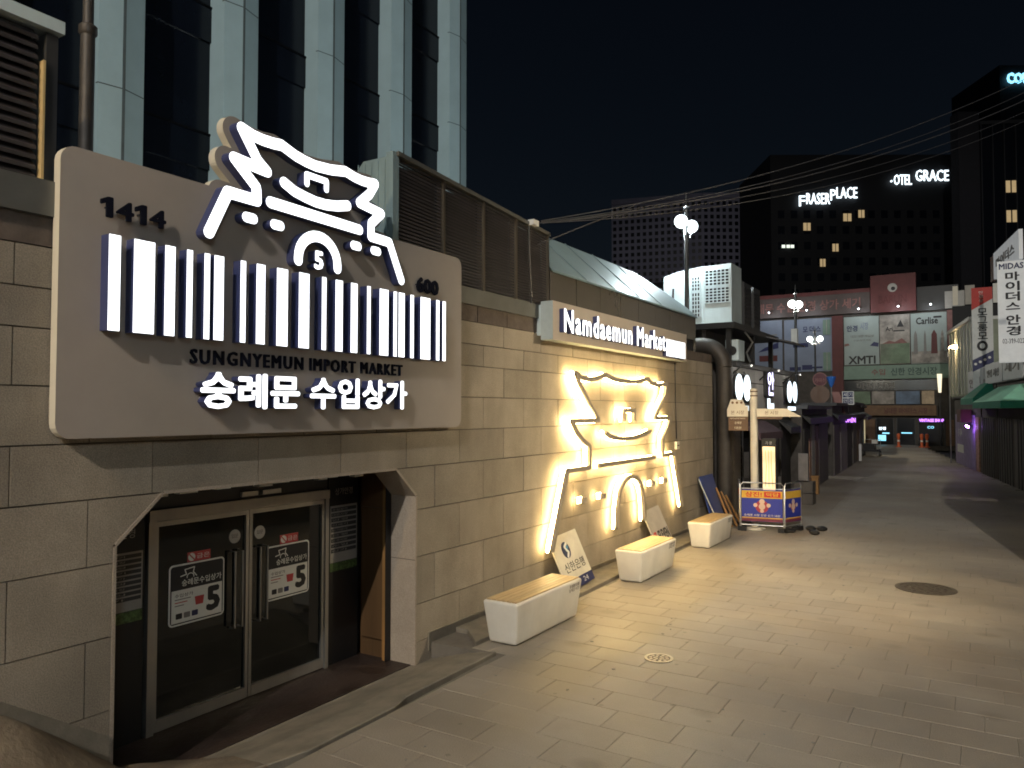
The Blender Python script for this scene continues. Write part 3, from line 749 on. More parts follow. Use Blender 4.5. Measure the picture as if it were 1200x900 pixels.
# ------------------------------------------------------------------ big sign with barcode
sg = empty('market_sign', (.03, 5.2, 2.5), 'large rounded beige signboard with lit barcode and gate emblem above the glass doors', 'sign')
OUT = [(3.928, 4.153), (4.104, 4.526), (4.403, 4.525), (4.395, 4.64), (4.163, 4.832), (4.51, 4.809), (4.407, 4.879), (4.237, 5.111), (4.358, 5.082), (4.459, 5.076), (4.573, 5.08), (4.67, 5.093), (4.841, 5.043), (4.956, 5.026), (5.084, 5.017), (5.284, 5.035), (5.481, 5.072), (5.60, 5.05), (5.71, 5.042), (5.815, 5.046), (5.918, 5.059), (5.83, 4.93), (5.682, 4.805), (6.014, 4.767), (5.857, 4.63), (5.855, 4.494), (6.142, 4.487), (6.341, 4.111)]
polys = [rrect(2.80, 7.60, 2.5, 4.57, .11)] + strokes(OUT[1:-1], .118, True, 30)
polys.append([p for p in OUT[1:-1]])
V, T = union(polys)
mb = MB(); mb.plate(FW, V, T, .03, .11, 0, 1); mb.build('sign_board', [M_BOARD, M_BOARDSIDE], sg)
LIT = [M_LITW, M_NAVY]
def neon(name, path, r=.052, c0=.11, c1=.21, fr=FW, mats=LIT, ends=True, parent=None):
    V, T = union(strokes(path, r, ends)); mb = MB(); mb.plate(fr, V, T, c0 + .0005, c1, 0, 1); return mb.build(name, mats, parent or sg)
neon('gate_outline', OUT)
neon('roof_curve', [(4.704, 4.76), (4.825, 4.712), (4.96, 4.689), (5.088, 4.675), (5.217, 4.677), (5.368, 4.699), (5.512, 4.737)])
neon('eave_bar', [(4.552, 4.545), (5.685, 4.53)])
neon('window_outline', [(4.975, 4.821), (4.975, 4.905), (5.224, 4.905), (5.224, 4.826)], .032)
neon('arch', [(4.88, 4.085)] + [(5.13 + .25 * math.cos(t), 4.11 + .24 * math.sin(t)) for t in [math.pi * (1 - k / 14) for k in range(15)]] + [(5.38, 4.085)])
for a, b in ((4.295, 4.37), (4.597, 4.665), (5.603, 4.0 + 1.671), (5.899, 5.964)):
    pass
for a, b in ((4.295, 4.37), (4.595, 4.668), (5.60, 5.672), (5.895, 5.966)): neon('dash', [(a, 4.357), (b, 4.357)], .045)
V, T = text2d('5', .045); mb = MB(); mb.plate(FW, fit(V, bounds(V), (5.075, 5.195, 4.035, 4.215)), T, .1105, .21, 0, 1); mb.build('letter', LIT, sg)
BARS = [3.098, 3.187, 3.289, 3.457, 3.542, 3.629, 3.73, 3.783, 3.89, 3.942, 3.983, 4.076, 4.243, 4.298, 4.41, 4.504, 4.634, 4.76, 4.892, 5.018, 5.179, 5.235, 5.358, 5.456, 5.57, 5.664, 5.805, 5.856, 5.995, 6.133, 6.216, 6.272, 6.3, 6.399, 6.497, 6.556, 6.676, 6.852, 6.963, 7.023, 7.084, 7.144]
for a, b in zip(BARS[::2], BARS[1::2]):
    mb = MB(); mb.prism(FW, [(a, 3.277), (b, 3.277), (b, 3.975), (a, 3.975)], .1105, .21, 0, 1); mb.build('barcode_bar', LIT, sg)
letters('letter', '1414', FW, (3.06, 3.575, 4.105, 4.255), .150, .168, [M_NAVYF, M_NAVYF], sg, .028, .95)
letters('letter', '600', FW, (6.69, 7.10, 4.04, 4.215), .130, .145, [M_NAVYF, M_NAVYF], sg, .045)
for ly, lz in ((3.12, 4.18), (3.25, 4.18), (3.37, 4.18), (3.50, 4.18)): MB().box(.1105, .150, ly - .006, ly + .006, lz - .006, lz + .006).build('letter_pin', M_GREYD, sg)
for ly in (6.75, 6.9, 7.03): MB().box(.1105, .130, ly - .05, ly - .04, 4.12, 4.13).build('letter_pin', M_GREYD, sg)
letters('letter', 'SUNGNYEMUN IMPORT MARKET', FW, (3.835, 6.47, 3.078, 3.2), .1105, .13, [M_NAVYF, M_NAVYF], sg, .022, .84)
letters('letter', '숭례문 수입상가', FW, (3.875, 6.46, 2.712, 3.02), .1105, .20, LIT, sg, .034)
for yy in (3.2, 7.2):
    MB().box(-.02, .032, yy, yy + .08, 2.9, 3.0).build('wall_bracket', M_GREYD, sg)

# ------------------------------------------------------------------ small sign over the wall gate
ns = empty('wall_sign', (.1, 12.5, 3.72), 'long grey box sign with white lit market name above the glowing gate outline', 'sign')
mb = MB(); mb.prism(FW, [(9.60, 3.725), (15.45, 3.725), (15.45, 4.29), (9.60, 4.29)], .10, .30, 0, 1); mb.build('sign_box', [M_BOARD, mat('sign_side_white', (.46, .53, .54), .45)], ns)
mb = MB(); mb.box(-.03, .098, 9.66, 9.74, 3.8, 4.25); mb.box(-.03, .098, 15.3, 15.38, 3.8, 4.25); mb.build('bracket', M_WHITEM, ns)
letters('letter', 'Namdaemun Market', FW, (9.80, 13.98, 3.84, 4.195), .3005, .38, LIT, ns, .028, .88)
yb = [14.03, 14.14, 14.16, 14.22, 14.25, 14.33, 14.345, 14.46, 14.485, 14.55, 14.575, 14.66, 14.69, 14.73, 14.745, 14.86, 14.88, 14.95, 14.97, 15.01, 15.03, 15.12]
for a, b in zip(yb[::2], yb[1::2]):
    mb = MB(); mb.prism(FW, [(a, 3.755), (b, 3.755), (b, 4.085), (a, 4.085)], .3005, .38, 0, 1); mb.build('barcode_bar', LIT, ns)

# ------------------------------------------------------------------ backlit gate outline on the wall
gt = empty('gate_light', (0, 12.6, .6), 'glowing warm outline of an old city gate mounted on the stone wall', 'light sign')
GL = [(9.774, 0.666), (10.179, 1.597), (10.258, 1.785), (11.02, 1.785), (11.02, 2.127), (10.788, 2.221), (10.573, 2.36), (10.403, 2.538), (11.37, 2.538), (11.29, 2.61), (11.002, 2.827), (10.663, 3.127), (10.552, 3.275), (10.735, 3.215), (11.033, 3.199), (11.297, 3.223), (11.644, 3.297), (11.977, 3.24), (12.341, 3.216), (12.722, 3.216), (13.124, 3.235), (13.511, 3.295), (13.719, 3.221), (14.065, 3.190), (14.538, 3.229), (14.432, 2.988), (14.117, 2.75), (13.886, 2.55), (14.724, 2.55), (14.583, 2.376), (14.315, 2.146), (14.312, 1.819), (14.965, 1.819), (15.433, 0.729)]
def led(name, path, r=.037, d=.21):
    V, T = union(strokes(path, r, True, 8))
    mb = MB(); mb.plate(FW, V, T, d - .04, d, 0, 0); o = mb.build(name, M_PROFILE, gt)
    V, T = union(strokes(path, .046, True, 8))
    mb = MB(); mb.plate(FW, V, T, .100, .116, 0, 0); mb.build('led_strip', M_WARMLED, o)
    a, b = path[0], path[-1]
    for p in (path[len(path) // 2],):
        MB().box(-.01, d - .041, p[0] - .006, p[0] + .006, p[1] - .006, p[1] + .006).build('stand_off', M_ALU, o)
led('gate_line', GL)
led('gate_line', [(11.647, 2.322), (11.791, 2.268), (11.966, 2.237), (12.254, 2.211), (12.516, 2.202), (12.866, 2.207), (13.232, 2.243), (13.638, 2.312)])
led('gate_line', [(11.36, 1.797), (13.86, 1.797)])
led('gate_line', [(12.42, 2.54), (12.42, 2.70), (12.86, 2.70), (12.86, 2.54)])
led('gate_line', [(12.10, 0.70), (12.12, 1.0), (12.20, 1.22)] + [(12.71 + .56 * math.cos(t), 1.10 + .42 * math.sin(t)) for t in [math.pi * (1 - k / 10) for k in range(1, 10)]] + [(13.26, 1.18), (13.32, .95), (13.33, .69)])
for a, z in ((10.842, 1.282), (11.559, 1.282), (13.805, 1.305), (14.456, 1.31)):
    V, T = union([[(a - .07, z - .045), (a + .07, z - .045), (a + .07, z + .045), (a - .07, z + .045)]])
    mb = MB(); mb.plate(FW, V, T, .155, .20); o = mb.build('gate_block', M_PROFILE, gt)
    mb = MB(); mb.prism(FW, [(a - .07, z - .05), (a + .07, z - .05), (a + .07, z + .05), (a - .07, z + .05)], .085, .100); mb.build('led_strip', M_WARMLED, o)
    MB().box(-.01, .1545, a - .006, a + .006, z - .006, z + .006).build('stand_off', M_ALU, o)
sk = empty('wall_socket', (.0, 15.6, 2.0), 'small white outlet box at the end of a thin cable on the stone wall', 'outlet')
MB().tube([(.012, 15.53, 3.72), (.012, 15.55, 2.9), (.02, 15.58, 2.1)], .011, 6).build('cable', M_BLACK, sk, True)
MB().box(.0, .05, 15.50, 15.68, 1.88, 2.04).build('outlet_box', M_CREAM, sk, False, .008)
MB().box(.05, .054, 15.53, 15.65, 1.945, 1.97).build('outlet_slot', M_BLACK, sk)

# ------------------------------------------------------------------ benches
def bench(y0, y1, label):
    t = empty('bench', (.79, (y0 + y1) / 2, 0), label, 'bench', 'white concrete benches along the stone wall')
    h = .50; a0, a1, b0, b1 = .605, .975, y0 + .03, y1 - .03; A0, A1, B0, B1 = .55, 1.03, y0 - .03, y1 + .03
    mb = MB(); mb.add([(a0, b0, .01), (a1, b0, .01), (a1, b1, .01), (a0, b1, .01), (A0, B0, h), (A1, B0, h), (A1, B1, h), (A0, B1, h)],
                      [(0, 3, 2, 1), (4, 5, 6, 7), (0, 1, 5, 4), (1, 2, 6, 5), (2, 3, 7, 6), (3, 0, 4, 7)])
    mb.build('bench_body', M_BENCH, t, True, .035, 4)
    w = (A1 - A0 - .07) / 6
    for k in range(6):
        x0 = A0 + .035 + w * k
        MB().box(x0 + .003, x0 + w - .003, B0 + .04, B1 - .04, h - .01, h + .014).build('plank', M_WOODB, t, False, .004, 1)
    d = Vector((A1 - a1, 0, h - .01)).normalized(); fr = Fr((a1 + .0, 0, .01), (0, 1, 0), d, Vector((d.z, 0, -d.x)))
    text('bench_print', '남대문시장', fr, (B1 - .36, B1 - .08, .36, .41), -.004, .0015, M_GREYPR, t)
    for k in range(6): MB().fbox(fr, B1 - .35 + k * .045, B1 - .33 + k * .045 + (k % 3) * .006, .415, .455, -.004, .0015).build('bench_print', M_GREYPR, t)
    return t
bench(7.44, 9.04, 'white concrete bench with slatted wooden top, nearest the kerb slab by the entrance')
bench(11.18, 12.68, 'white concrete bench with wooden top beneath the arch of the glowing gate')
bench(14.68, 16.18, 'white concrete bench with wooden top, farthest along the wall beside the blue board')

# ------------------------------------------------------------------ boards leaning on the wall
def leaning(name, label, cat, y0, y1, zt, tilt, build):
    xb, xt, zb = .40, .075, .055
    d = Vector((xt - xb, 0, zt - zb)).normalized(); u = Vector((0, math.cos(tilt), 0)) + d * math.sin(tilt); v = d * math.cos(tilt) + Vector((0, -math.sin(tilt), 0))
    n = u.cross(v).normalized(); t = empty(name, (xb, (y0 + y1) / 2, zb), label, cat)
    fr = Fr((xb, y0, zb + max(0, math.sin(-tilt) * (y1 - y0))), u, v, n); build(t, fr, y1 - y0, math.hypot(xt - xb, zt - zb)); return t
def b1(t, fr, w, h):
    MB().fbox(fr, 0, w, .14, h, -.025, 0).build('panel', mat('board_cream', (.62, .58, .48), .5), t)
    MB().fbox(fr, 0, w, 0, .138, -.025, .001).build('base_band', M_NAVYP, t)
    MB().prism(fr, circ((w * .42, h * .70), .125, 32), 0, .003).build('logo_disc', mat('logo_blue', (.02, .03, .08), .4), t)
    V, T = union(strokes([(w * .42 + .06, h * .70 + .09), (w * .42 - .02, h * .70 + .05), (w * .42 + .01, h * .70), (w * .42 + .05, h * .70 - .04), (w * .42 - .01, h * .70 - .10)], .022)); mb = MB(); mb.plate(fr, V, T, .0031, .005); mb.build('logo_swirl', M_WHITEP, t)
    MB().prism(fr, circ((w * .42 + .05, h * .70 + .035), .03, 16), .0052, .0065).build('logo_dot', mat('logo_teal', (.05, .25, .40), .4), t)
    text('print', '신한은행', fr, (w * .16, w * .88, h * .30, h * .48), 0, .003, M_BLACKP, t)
    text('print', '24', fr, (w * .62, w * .8, .035, .11), .001, .003, M_WHITEP, t)
leaning('leaning_sign', 'cream board with a round blue logo leaning on the wall behind the nearest bench', 'sign board', 9.9, 10.8, .80, R(3), b1)
def b2(t, fr, w, h):
    MB().fbox(fr, 0, w, 0, h, -.025, 0).build('panel', mat('board_grey', (.40, .37, .34), .55), t)
    text('print', '7', fr, (w * .10, w * .24, h * .20, h * .46), 0, .003, M_RED, t, .03)
    text('print', '-ELEVEN', fr, (w * .26, w * .95, h * .20, h * .46), 0, .003, M_BLACKP, t, .03)
leaning('leaning_sign', 'grey board with red and black lettering leaning on the wall behind the middle bench', 'sign board', 13.55, 14.42, .79, R(3), b2)
def b3(t, fr, w, h):
    MB().fbox(fr, 0, w, 0, h, -.03, 0).build('panel', mat('board_blue', (.02, .05, .22), .5), t)
leaning('blue_board', 'plain dark blue board leaning at the end of the stone wall', 'board', 16.95, 17.9, 1.2, R(0), b3)
o = MB().tube([(.42, 17.30, .05), (.14, 16.66, 1.16)], .014, 8).build('broom_handle', M_WHITEP, None, True); tag(o, 'thin white stick leaning on the wall beside the blue panel', 'stick')
ti = empty('timber_lengths', (.5, 17.9, .03), 'three narrow brown timber lengths leaning beside the foot of the duct', 'timber')
for k in range(3):
    MB().tube([(.62 + .07 * k, 17.55 + .16 * k, .03), (.30 + .05 * k, 17.42 + .2 * k, .92 - .10 * k)], .028, 4).build('timber', M_WOODO, ti)
# round duct at the end of the wall
du = empty('air_duct', (.22, 18.55, 0), 'thick brown round duct running down the end of the stone wall', 'duct')
MB().tube([(.2, 18.52, -.1), (.2, 18.52, 3.75)], .2, 20).build('down_pipe', M_DUCT, du, True)
arc = [(.2 - .55 * (1 - math.cos(t)), 18.52, 3.76 + .55 * math.sin(t)) for t in [math.pi / 2 * k / 8 for k in range(9)]]
MB().tube(arc + [(-1.2, 18.52, 4.31)], .2, 20).build('elbow', M_DUCT, du, True)
for z in (1.2, 2.6): MB().lathe((.2, 18.52, z), [(.215, -.03), (.215, .03)], 20).build('joint_band', M_DUCT, du, True)

# ------------------------------------------------------------------ signpost and the banner barrier round its foot
sp = empty('signpost', (1.1, 17.73, 0), 'cream direction signpost with two boards standing inside the blue barrier', 'signpost')
MB().lathe((1.1, 17.73, 0), [(.22, 0), (.22, .04), (.085, .06), (.085, 3.2)], 20).build('post', M_CREAM, sp, True)
for z in (3.02, 3.12): MB().lathe((1.1, 17.73, z), [(.088, 0), (.088, .03)], 20).build('ring', M_BROWNB, sp, True)
FP = FS(17.62)
MB().prism(FP, [(.53, 2.56), (1.00, 2.56), (1.00, 2.80), (.94, 2.80), (.88, 2.955), (.62, 2.955), (.53, 2.72)], 0, .05).build('house_board', M_CREAM, sp)
for k in range(3): MB().prism(FP, circ((.66 + .10 * k, 2.88), .03, 10) , .0505, .053).build('board_icon', M_BROWNT, sp)
text('print', '본 시장', FP, (.62, .92, 2.61, 2.70), .0505, .053, M_BROWNT, sp)
for k, (z0, z1) in enumerate(((2.475, 2.555), (2.36, 2.47), (2.24, 2.355))):
    MB().fbox(FP, .56, 1.00, z0, z1, .002, .045).build('name_slat', M_BROWNB, sp)
    text('print', ('NAMDAEMUN MARKET', '숭례문', '남산'), FP, (.60, .95, z0 + .025, z1 - .03), .0455, .048, M_CREAM, sp) if False else text('print', ('NAMDAEMUN MARKET', '숭례문', '대문')[k], FP, ((.60, .95) if k == 0 else (.70, .86)) + (z0 + .03, z1 - .025), .0455, .048, M_CREAM, sp)
MB().prism(FP, [(1.20, 2.56), (2.16, 2.56), (1.86, 2.74), (1.20, 2.74)], 0, .05).build('arrow_board', M_CREAM, sp)
text('print', '본 시장', FP, (1.38, 1.68, 2.61, 2.69), .0505, .053, M_BROWNT, sp)
MB().fbox(FP, 1.20, 1.75, 2.505, 2.555, .002, .045).build('name_slat', M_BROWNB, sp)

ba = empty('banner_barrier', (1.4, 17.7, 0), 'blue and yellow folding banner barrier standing round the signpost foot', 'barrier')
def bpanel(p, q, words):
    p, q = Vector((*p, 0)), Vector((*q, 0)); u = (q - p).normalized(); n = u.cross(Vector((0, 0, 1))); L_ = (q - p).length
    fr = Fr(p, u, (0, 0, 1), n)
    mb = MB(); mb.tube([fr.pt(0, .10), fr.pt(0, 1.02), fr.pt(.05, 1.08), fr.pt(L_ - .05, 1.08), fr.pt(L_, 1.02), fr.pt(L_, .10)], .014, 8)
    mb.tube([fr.pt(0, .14), fr.pt(L_, .14)], .012, 8); mb.tube([fr.pt(0, .95), fr.pt(L_, .95)], .010, 8)
    o = mb.build('barrier_frame', M_ALU, ba, True)
    b = MB(); b.fbox(fr, .02, L_ - .02, .22, .93, -.006, .006); b = b.build('banner', M_BLUE, ba)
    MB().fbox(fr, .021, L_ - .021, .74, .905, .0061, .009).build('header_band', M_YELLOW, b)
    MB().fbox(fr, .021, L_ - .021, .225, .29, .0061, .009).build('footer_band', mat('banner_plum', (.16, .03, .06), .5), b)
    MB().fbox(fr, .021, L_ - .021, .29, .315, .0061, .009).build('footer_stripe', M_YELLOW, b)
    if L_ > .7:
        text('print', '삼진!', fr, (.10, L_ * .50, .765, .88), .0091, .011, M_RED, b, .03)
        MB().fbox(fr, L_ * .55, L_ - .06, .765, .885, .0091, .0105).build('word_box', M_RED, b)
        text('print', '덕담', fr, (L_ * .60, L_ - .10, .785, .865), .0106, .0125, M_YELLOW, b, .02)
        text('print', '숭례문 시장 안경 상가 대문', fr, (.07, L_ - .07, .335, .385), .0061, .0085, M_WHITEP, b)
    MB().prism(fr, circ((L_ * .5, .555), .14 if L_ > .7 else .09, 24), .0061, .008).build('round_badge', mat('badge_red', (.33, .03, .05), .5), b)
    V, T = union([circ((L_ * .5 + a, .555 + c), r, 14) for a, c, r in ((0, .0, .07), (-.14, .03, .045), (.14, .03, .045), (0, -.10, .04), (0, .11, .06))]); mb = MB(); mb.plate(fr, V, T, .0081, .010); mb.build('badge_print', mat('badge_cream', (.60, .45, .36), .5), b)
    for a in (.06, L_ - .06): MB().fbox(fr, a - .06, a + .06, 0, .10, -.05, .05).build('weight_foot', M_BLACK, ba)
bpanel((.88, 17.36), (1.78, 17.5), 1); bpanel((1.80, 17.51), (2.02, 18.15), 0); bpanel((.62, 18.15), (.86, 17.37), 0)
gb = MB(); rnd = random.Random(4)
for i in range(9): gb.sphere((rnd.uniform(1.75, 2.5), rnd.uniform(17.5, 18.4), .05), rnd.uniform(.05, .10), 8, 5, 0, 1.3, 1, .7)
tag(gb.build('rubbish_bags', M_BLACK, None, True), 'low heap of black rubbish bags at the right foot of the blue barrier', 'rubbish')

# ------------------------------------------------------------------ street lamps in view
globe_lamp('street_lamp', -.87, 18.95, 7.52, 'double globe street lamp, nearest one, rising behind the metal fascia', .34, 86, .165, M_LAMPON, 620)
globe_lamp('street_lamp', -.98, 33.0, 7.12, 'double globe street lamp with a small white control box, in front of the posters', .2, 60, .16, M_LAMPON2, 300, (.95, .97, .90), box=True)
globe_lamp('street_lamp', -3.2, 50.0, 7.15, 'double globe street lamp, lowest and farthest, with its globes side by side', .30, 10, .17, M_LAMPON2, 1100, (1.0, .93, .74))

# ------------------------------------------------------------------ tower behind the market building
tw = empty('office_tower', (-14, 8, 0), 'tall dark glass office tower with pale vertical pillars behind the stone building', 'building')
PX = -11.0; TOP = 34
MB().box(-26, PX - .55, -14, 23.3, -.45, TOP).build('glass_wall', M_TGLASS, tw)
right = [10.32 - 3.26 * 7 + 3.27 * k for k in range(12)]
FH = Fr((0, 0, 0), (1, 0, 0), (0, 1, 0), (0, 0, 1))
for yr in right:
    pts = [(PX - .6, yr - 1.12), (PX - .02, yr - 1.08), (PX + .10, yr - .60), (PX + .10, yr - .52), (PX - .02, yr), (PX - .6, yr + .02)]
    o = MB(); o.prism(FH, pts, -.4, TOP); o = o.build('pillar', M_PILLAR, tw)
    g1 = MB(); g1.prism(FH, [(PX + .08, yr - .60), (PX + .103, yr - .595), (PX + .103, yr - .525), (PX + .08, yr - .52)], -.4, TOP - .1); g1.build('groove', M_GROOVE, o)
    for k in range(9):
        z = 3.05 + 3.38 * k + .17
        j = MB(); j.prism(FH, [(PX - .1, yr - 1.095), (PX - .018, yr - 1.09), (PX + .106, yr - .60), (PX + .106, yr - .52), (PX - .018, yr + .006), (PX - .1, yr + .01)], z, z + .025); j.build('panel_joint', M_GROOVE, o)
for k in range(9):
    z = 2.2 + 3.38 * k
    MB().box(PX - .56, PX - .50, -14, 23.3, z, z + .9).build('spandrel', M_TGLASS, tw)
    MB().box(PX - .56, PX - .48, -14, 23.3, z + .9, z + .96).build('window_rail', M_TFRAME, tw)
rp = empty('standpipe', (-1.0, 3.58, 4.0), 'dark vertical standpipe with a collar rising beside the left louvre', 'pipe')
MB().tube([(-1, 3.58, 3.9), (-1, 3.58, 6.0)], .058, 14).build('pipe', M_DUCT, rp, True)
MB().tube([(-1, 3.58, 6.0), (-1, 3.58, 8.5)], .044, 14).build('pipe', M_DUCT, rp, True)
MB().lathe((-1, 3.58, 5.95), [(.06, 0), (.075, .02), (.075, .08), (.045, .10)], 14).build('collar', M_DUCT, rp, True)

# ------------------------------------------------------------------ shops along the left, beyond the stone wall
def wall_shop(name, label, y0, y1, x0, x1, h, depth, mwall, fronts, canopy=None, band=None):
    """front line from (x0, y0) to (x1, y1); fronts: (start, end, z0, z1, material, part name)"""
    t = empty(name, ((x0 + x1) / 2, (y0 + y1) / 2, 0), label, 'shop')
    u = Vector((x1 - x0, y1 - y0, 0)); L_ = u.length; u.normalize(); n = Vector((u.y, -u.x, 0)); fr = Fr((x0, y0, 0), u, (0, 0, 1), n)
    MB().fbox(fr, 0, L_, -.4, h, -depth, 0).build('wall', mwall, t)
    MB().fbox(fr, -.05, L_ + .05, h, h + .12, -depth, .18).build('roof_edge', M_GREYD, t)
    for (a, b, z0, z1, m, nm) in fronts:
        o = MB().fbox(fr, a, b, z0, z1, .003, .05).build(nm, m, t)
        if nm == 'shutter':
            k = int((z1 - z0) / .16)
            r_ = MB()
            for i in range(k): r_.fbox(fr, a + .02, b - .02, z0 + .03 + i * .16, z0 + .06 + i * .16, .0505, .062)
            r_.build('ribs', m, o)
        if nm == 'glass_front':
            for i in range(int((b - a) / .8) + 1): MB().fbox(fr, a + .8 * i, a + .8 * i + .05, z0, z1, .0505, .085).build('mullion', M_GREYD, o)
    if canopy:
        for (a, b, z, out, dz, m) in canopy:
            c = MB(); c.prism(Fr(fr.pt(a, 0, 0), -n, (0, 0, 1), u), [(0, z + dz), (0, z + dz - .05), (-out, z - .2), (-out, z)], 0, b - a); c.build('awning', m, t)
    if band:
        for (a, b, z0, z1, m) in band: MB().fbox(fr, a, b, z0, z1, .003, .12).build('sign_band', m, t)
    return t, fr
# first shop: grey sign wall carrying three lit signs, plum awning below
t1, f1 = wall_shop('shop_building', 'grey fronted shop next to the duct with a plum awning under lit signs', 18.95, 25.4, .22, .30, 3.80, 2.6, M_WALLD,
    [(.1, .7, 0, 2.2, M_SHUT, 'shutter'), (.8, 2.4, 0, 2.2, M_GLASSD, 'glass_front'), (2.5, 4.3, 0, 2.1, M_SHUT, 'shutter'), (4.35, 5.0, 0, .7, M_GREYP, 'low_panel'), (5.05, 6.3, 0, 2.2, M_DARKIN, 'doorway')],
    [(.9, 3.3, 2.12, .5, .3, M_FABRIC), (5.05, 6.4, 2.2, .35, .2, M_GREYD)], None)
for k, (a, b) in enumerate(((0.02, 2.1), (2.13, 4.2), (4.23, 6.4))): MB().fbox(f1, a, b, 2.68, 3.42, .003, .06).build('sign_panel', M_PANELP, t1)
MB().fbox(f1, 0, 6.4, 3.45, 3.80, .003, .04).build('parapet_band', M_PANELP, t1)
def optic(a, kind, label, zc=3.28):
    s = 1.0; t = empty('lit_shop_sign', f1.pt(a, zc - .5, .06), label, 'sign')
    if kind == 'pair':
        for dx in (-.36, .36):
            P = [(a + dx + .35 * math.cos(k * math.pi / 12), zc + .34 * math.sin(k * math.pi / 12)) for k in range(24)]
            MB().prism(f1, P, .08, .16, 0, 1).build('lit_oval', [M_WHITEL, M_GREYD], t)
        MB().prism(f1, [(a - .80, zc - .40), (a + .80, zc - .40), (a + .76, zc + .30), (a + .4, zc + .43), (a, zc + .28), (a - .4, zc + .43), (a - .76, zc + .30)], .061, .0795).build('back_plate', M_GREYD, t)
        MB().prism(f1, [(a - .55, zc - .58), (a + .55, zc - .58), (a + .55, zc - .46), (a - .55, zc - .46)], .08, .14, 0, 1).build('lit_name', [M_WHITEL, M_GREYD], t)
    else:
        MB().prism(f1, rrect(a - .42, a + .42, zc - .22, zc + .62, .1), .061, .12).build('back_plate', M_GREYD, t)
        text('lit_letter', '안', f1, (a - .36, a + .36, zc - .16, zc + .56), .1205, .17, [mat('lit_lilac', (.8, .8, .9), .4, emit=(.70, .66, 1.0), estr=2.2), M_GREYD], t, .03)
        MB().prism(f1, [(a - .3, zc - .56), (a + .45, zc - .56), (a + .45, zc - .38), (a + .02, zc - .38), (a + .02, zc - .24), (a - .3, zc - .24)], .08, .14, 0, 1).build('lit_name', [M_WHITEL, M_GREYD], t)
    MB().tube([f1.pt(a - .75, zc + .25, .02), f1.pt(a - .78, zc + .52, .35), f1.pt(a - .5, zc + .56, .5)], .02, 6).build('lamp_arm', M_GREYD, t, True)
    MB().sphere(f1.pt(a - .5, zc + .53, .5), .03, 10, 6).build('lamp_head', mat('lamp_head_dim', (.7, .7, .7), .4, emit=(1, .95, .88), estr=.6), t, True); point('panel_fill', f1.pt(a - .5, zc + .40, .62), 5, (1, .95, .88), .04, t)  # unseen fill light added beside the head to brighten the pale sign panels
optic(.60, 'pair', 'lit double oval sign above the house shaped board of the signpost')
optic(3.4, 'word', 'tall narrow lilac lit sign between the two double oval signs')
optic(6.15, 'pair', 'lit double oval sign above the tip of the arrow board')
lb = empty('light_box', (1.0, 19.6, 0), 'standing light box with warm glowing front behind the blue barrier', 'light box')
MB().box(.84, 1.18, 19.5, 19.72, .02, 2.0).build('case', M_GREYD, lb)
MB().box(.86, 1.16, 19.49, 19.499, .25, 1.80).build('lit_panel', M_LBOX, lb)
text('print', '가 문', FS(19.499), (.93, 1.09, 1.85, 1.93), 0, .003, M_WHITEP, lb)
for k in range(3):
    V, T = union(strokes([(.93 + .07 * k, 1.7), (.95 + .06 * k, 1.3), (.92 + .09 * k, .8)], .006)); mb = MB(); mb.plate(FS(19.489), V, T, 0, .002); mb.build('panel_print', M_WOODO, lb)
# roof plant over the first shop
pf = empty('roof_platform', (-1.2, 21.5, 3.9), 'black steel platform on posts carrying the white cabinet over the shop', 'platform')
MB().box(-2.0, .30, 19.1, 24.0, 4.78, 4.93).build('deck', M_BLACK, pf)
for x_, y_ in ((.1, 19.3), (.1, 21.6), (.1, 23.8), (-1.8, 19.3), (-1.8, 23.8)): MB().box(x_ - .06, x_ + .06, y_ - .06, y_ + .06, 3.9, 4.78).build('post', M_BLACK, pf)
MB().box(-.6, -.5, 19.3, 23.8, 3.92, 4.78).build('back_sheet', M_DARKIN, pf)
MB().add([(.3, 22.4, 4.80), (1.0, 22.6, 4.62), (1.0, 24.3, 4.62), (.3, 24.3, 4.80), (.3, 22.4, 4.84), (1.0, 22.6, 4.66), (1.0, 24.3, 4.66), (.3, 24.3, 4.84)], [(0, 3, 2, 1), (4, 5, 6, 7), (0, 1, 5, 4), (1, 2, 6, 5), (2, 3, 7, 6), (3, 0, 4, 7)]).build('roof_flap', M_GREYD, pf)
ac = empty('cabinet', (-.8, 20, 4.93), 'white roof cabinet with square grid vents standing beside the nearest globe lamp', 'cabinet')
MB().box(-1.70, .127, 19.5, 20.45, 4.935, 6.30).build('casing', M_WHITEM, ac)
mb = MB(); mb.prism(FS(19.5), [(-1.70, 6.30), (.127, 6.30), (.127, 6.5), (-.68, 6.47), (-1.3, 6.40), (-1.70, 6.30)][:5], -.95, 0); mb.build('top_cover', M_WHITEM, ac)
def grille(x0, x1, z0, z1, nx, nz):
    o = MB().fbox(FS(19.5), x0, x1, z0, z1, -.02, .004).build('vent', M_BLACK, ac)
    g_ = MB()
    for k in range(nx + 1): g_.fbox(FS(19.5), x0 + (x1 - x0) * k / nx - .012, x0 + (x1 - x0) * k / nx + .012, z0, z1, .0042, .03)
    for k in range(nz + 1): g_.fbox(FS(19.5), x0, x1, z0 + (z1 - z0) * k / nz - .012, z0 + (z1 - z0) * k / nz + .012, .005, .034)
    g_.build('grid', M_WHITEM, o)
grille(-.56, .07, 5.95, 6.36, 6, 5); grille(-.56, .07, 5.50, 5.89, 6, 5); grille(-.92, -.70, 5.85, 6.22, 3, 4); grille(-.92, -.70, 5.15, 5.80, 3, 6)
MB().fbox(FS(19.5), -.62, -.60, 4.94, 6.42, 0, .02).build('edge_trim', M_WHITEM, ac); MB().fbox(FS(19.5), .105, .127, 4.94, 6.45, 0, .02).build('edge_trim', M_WHITEM, ac)
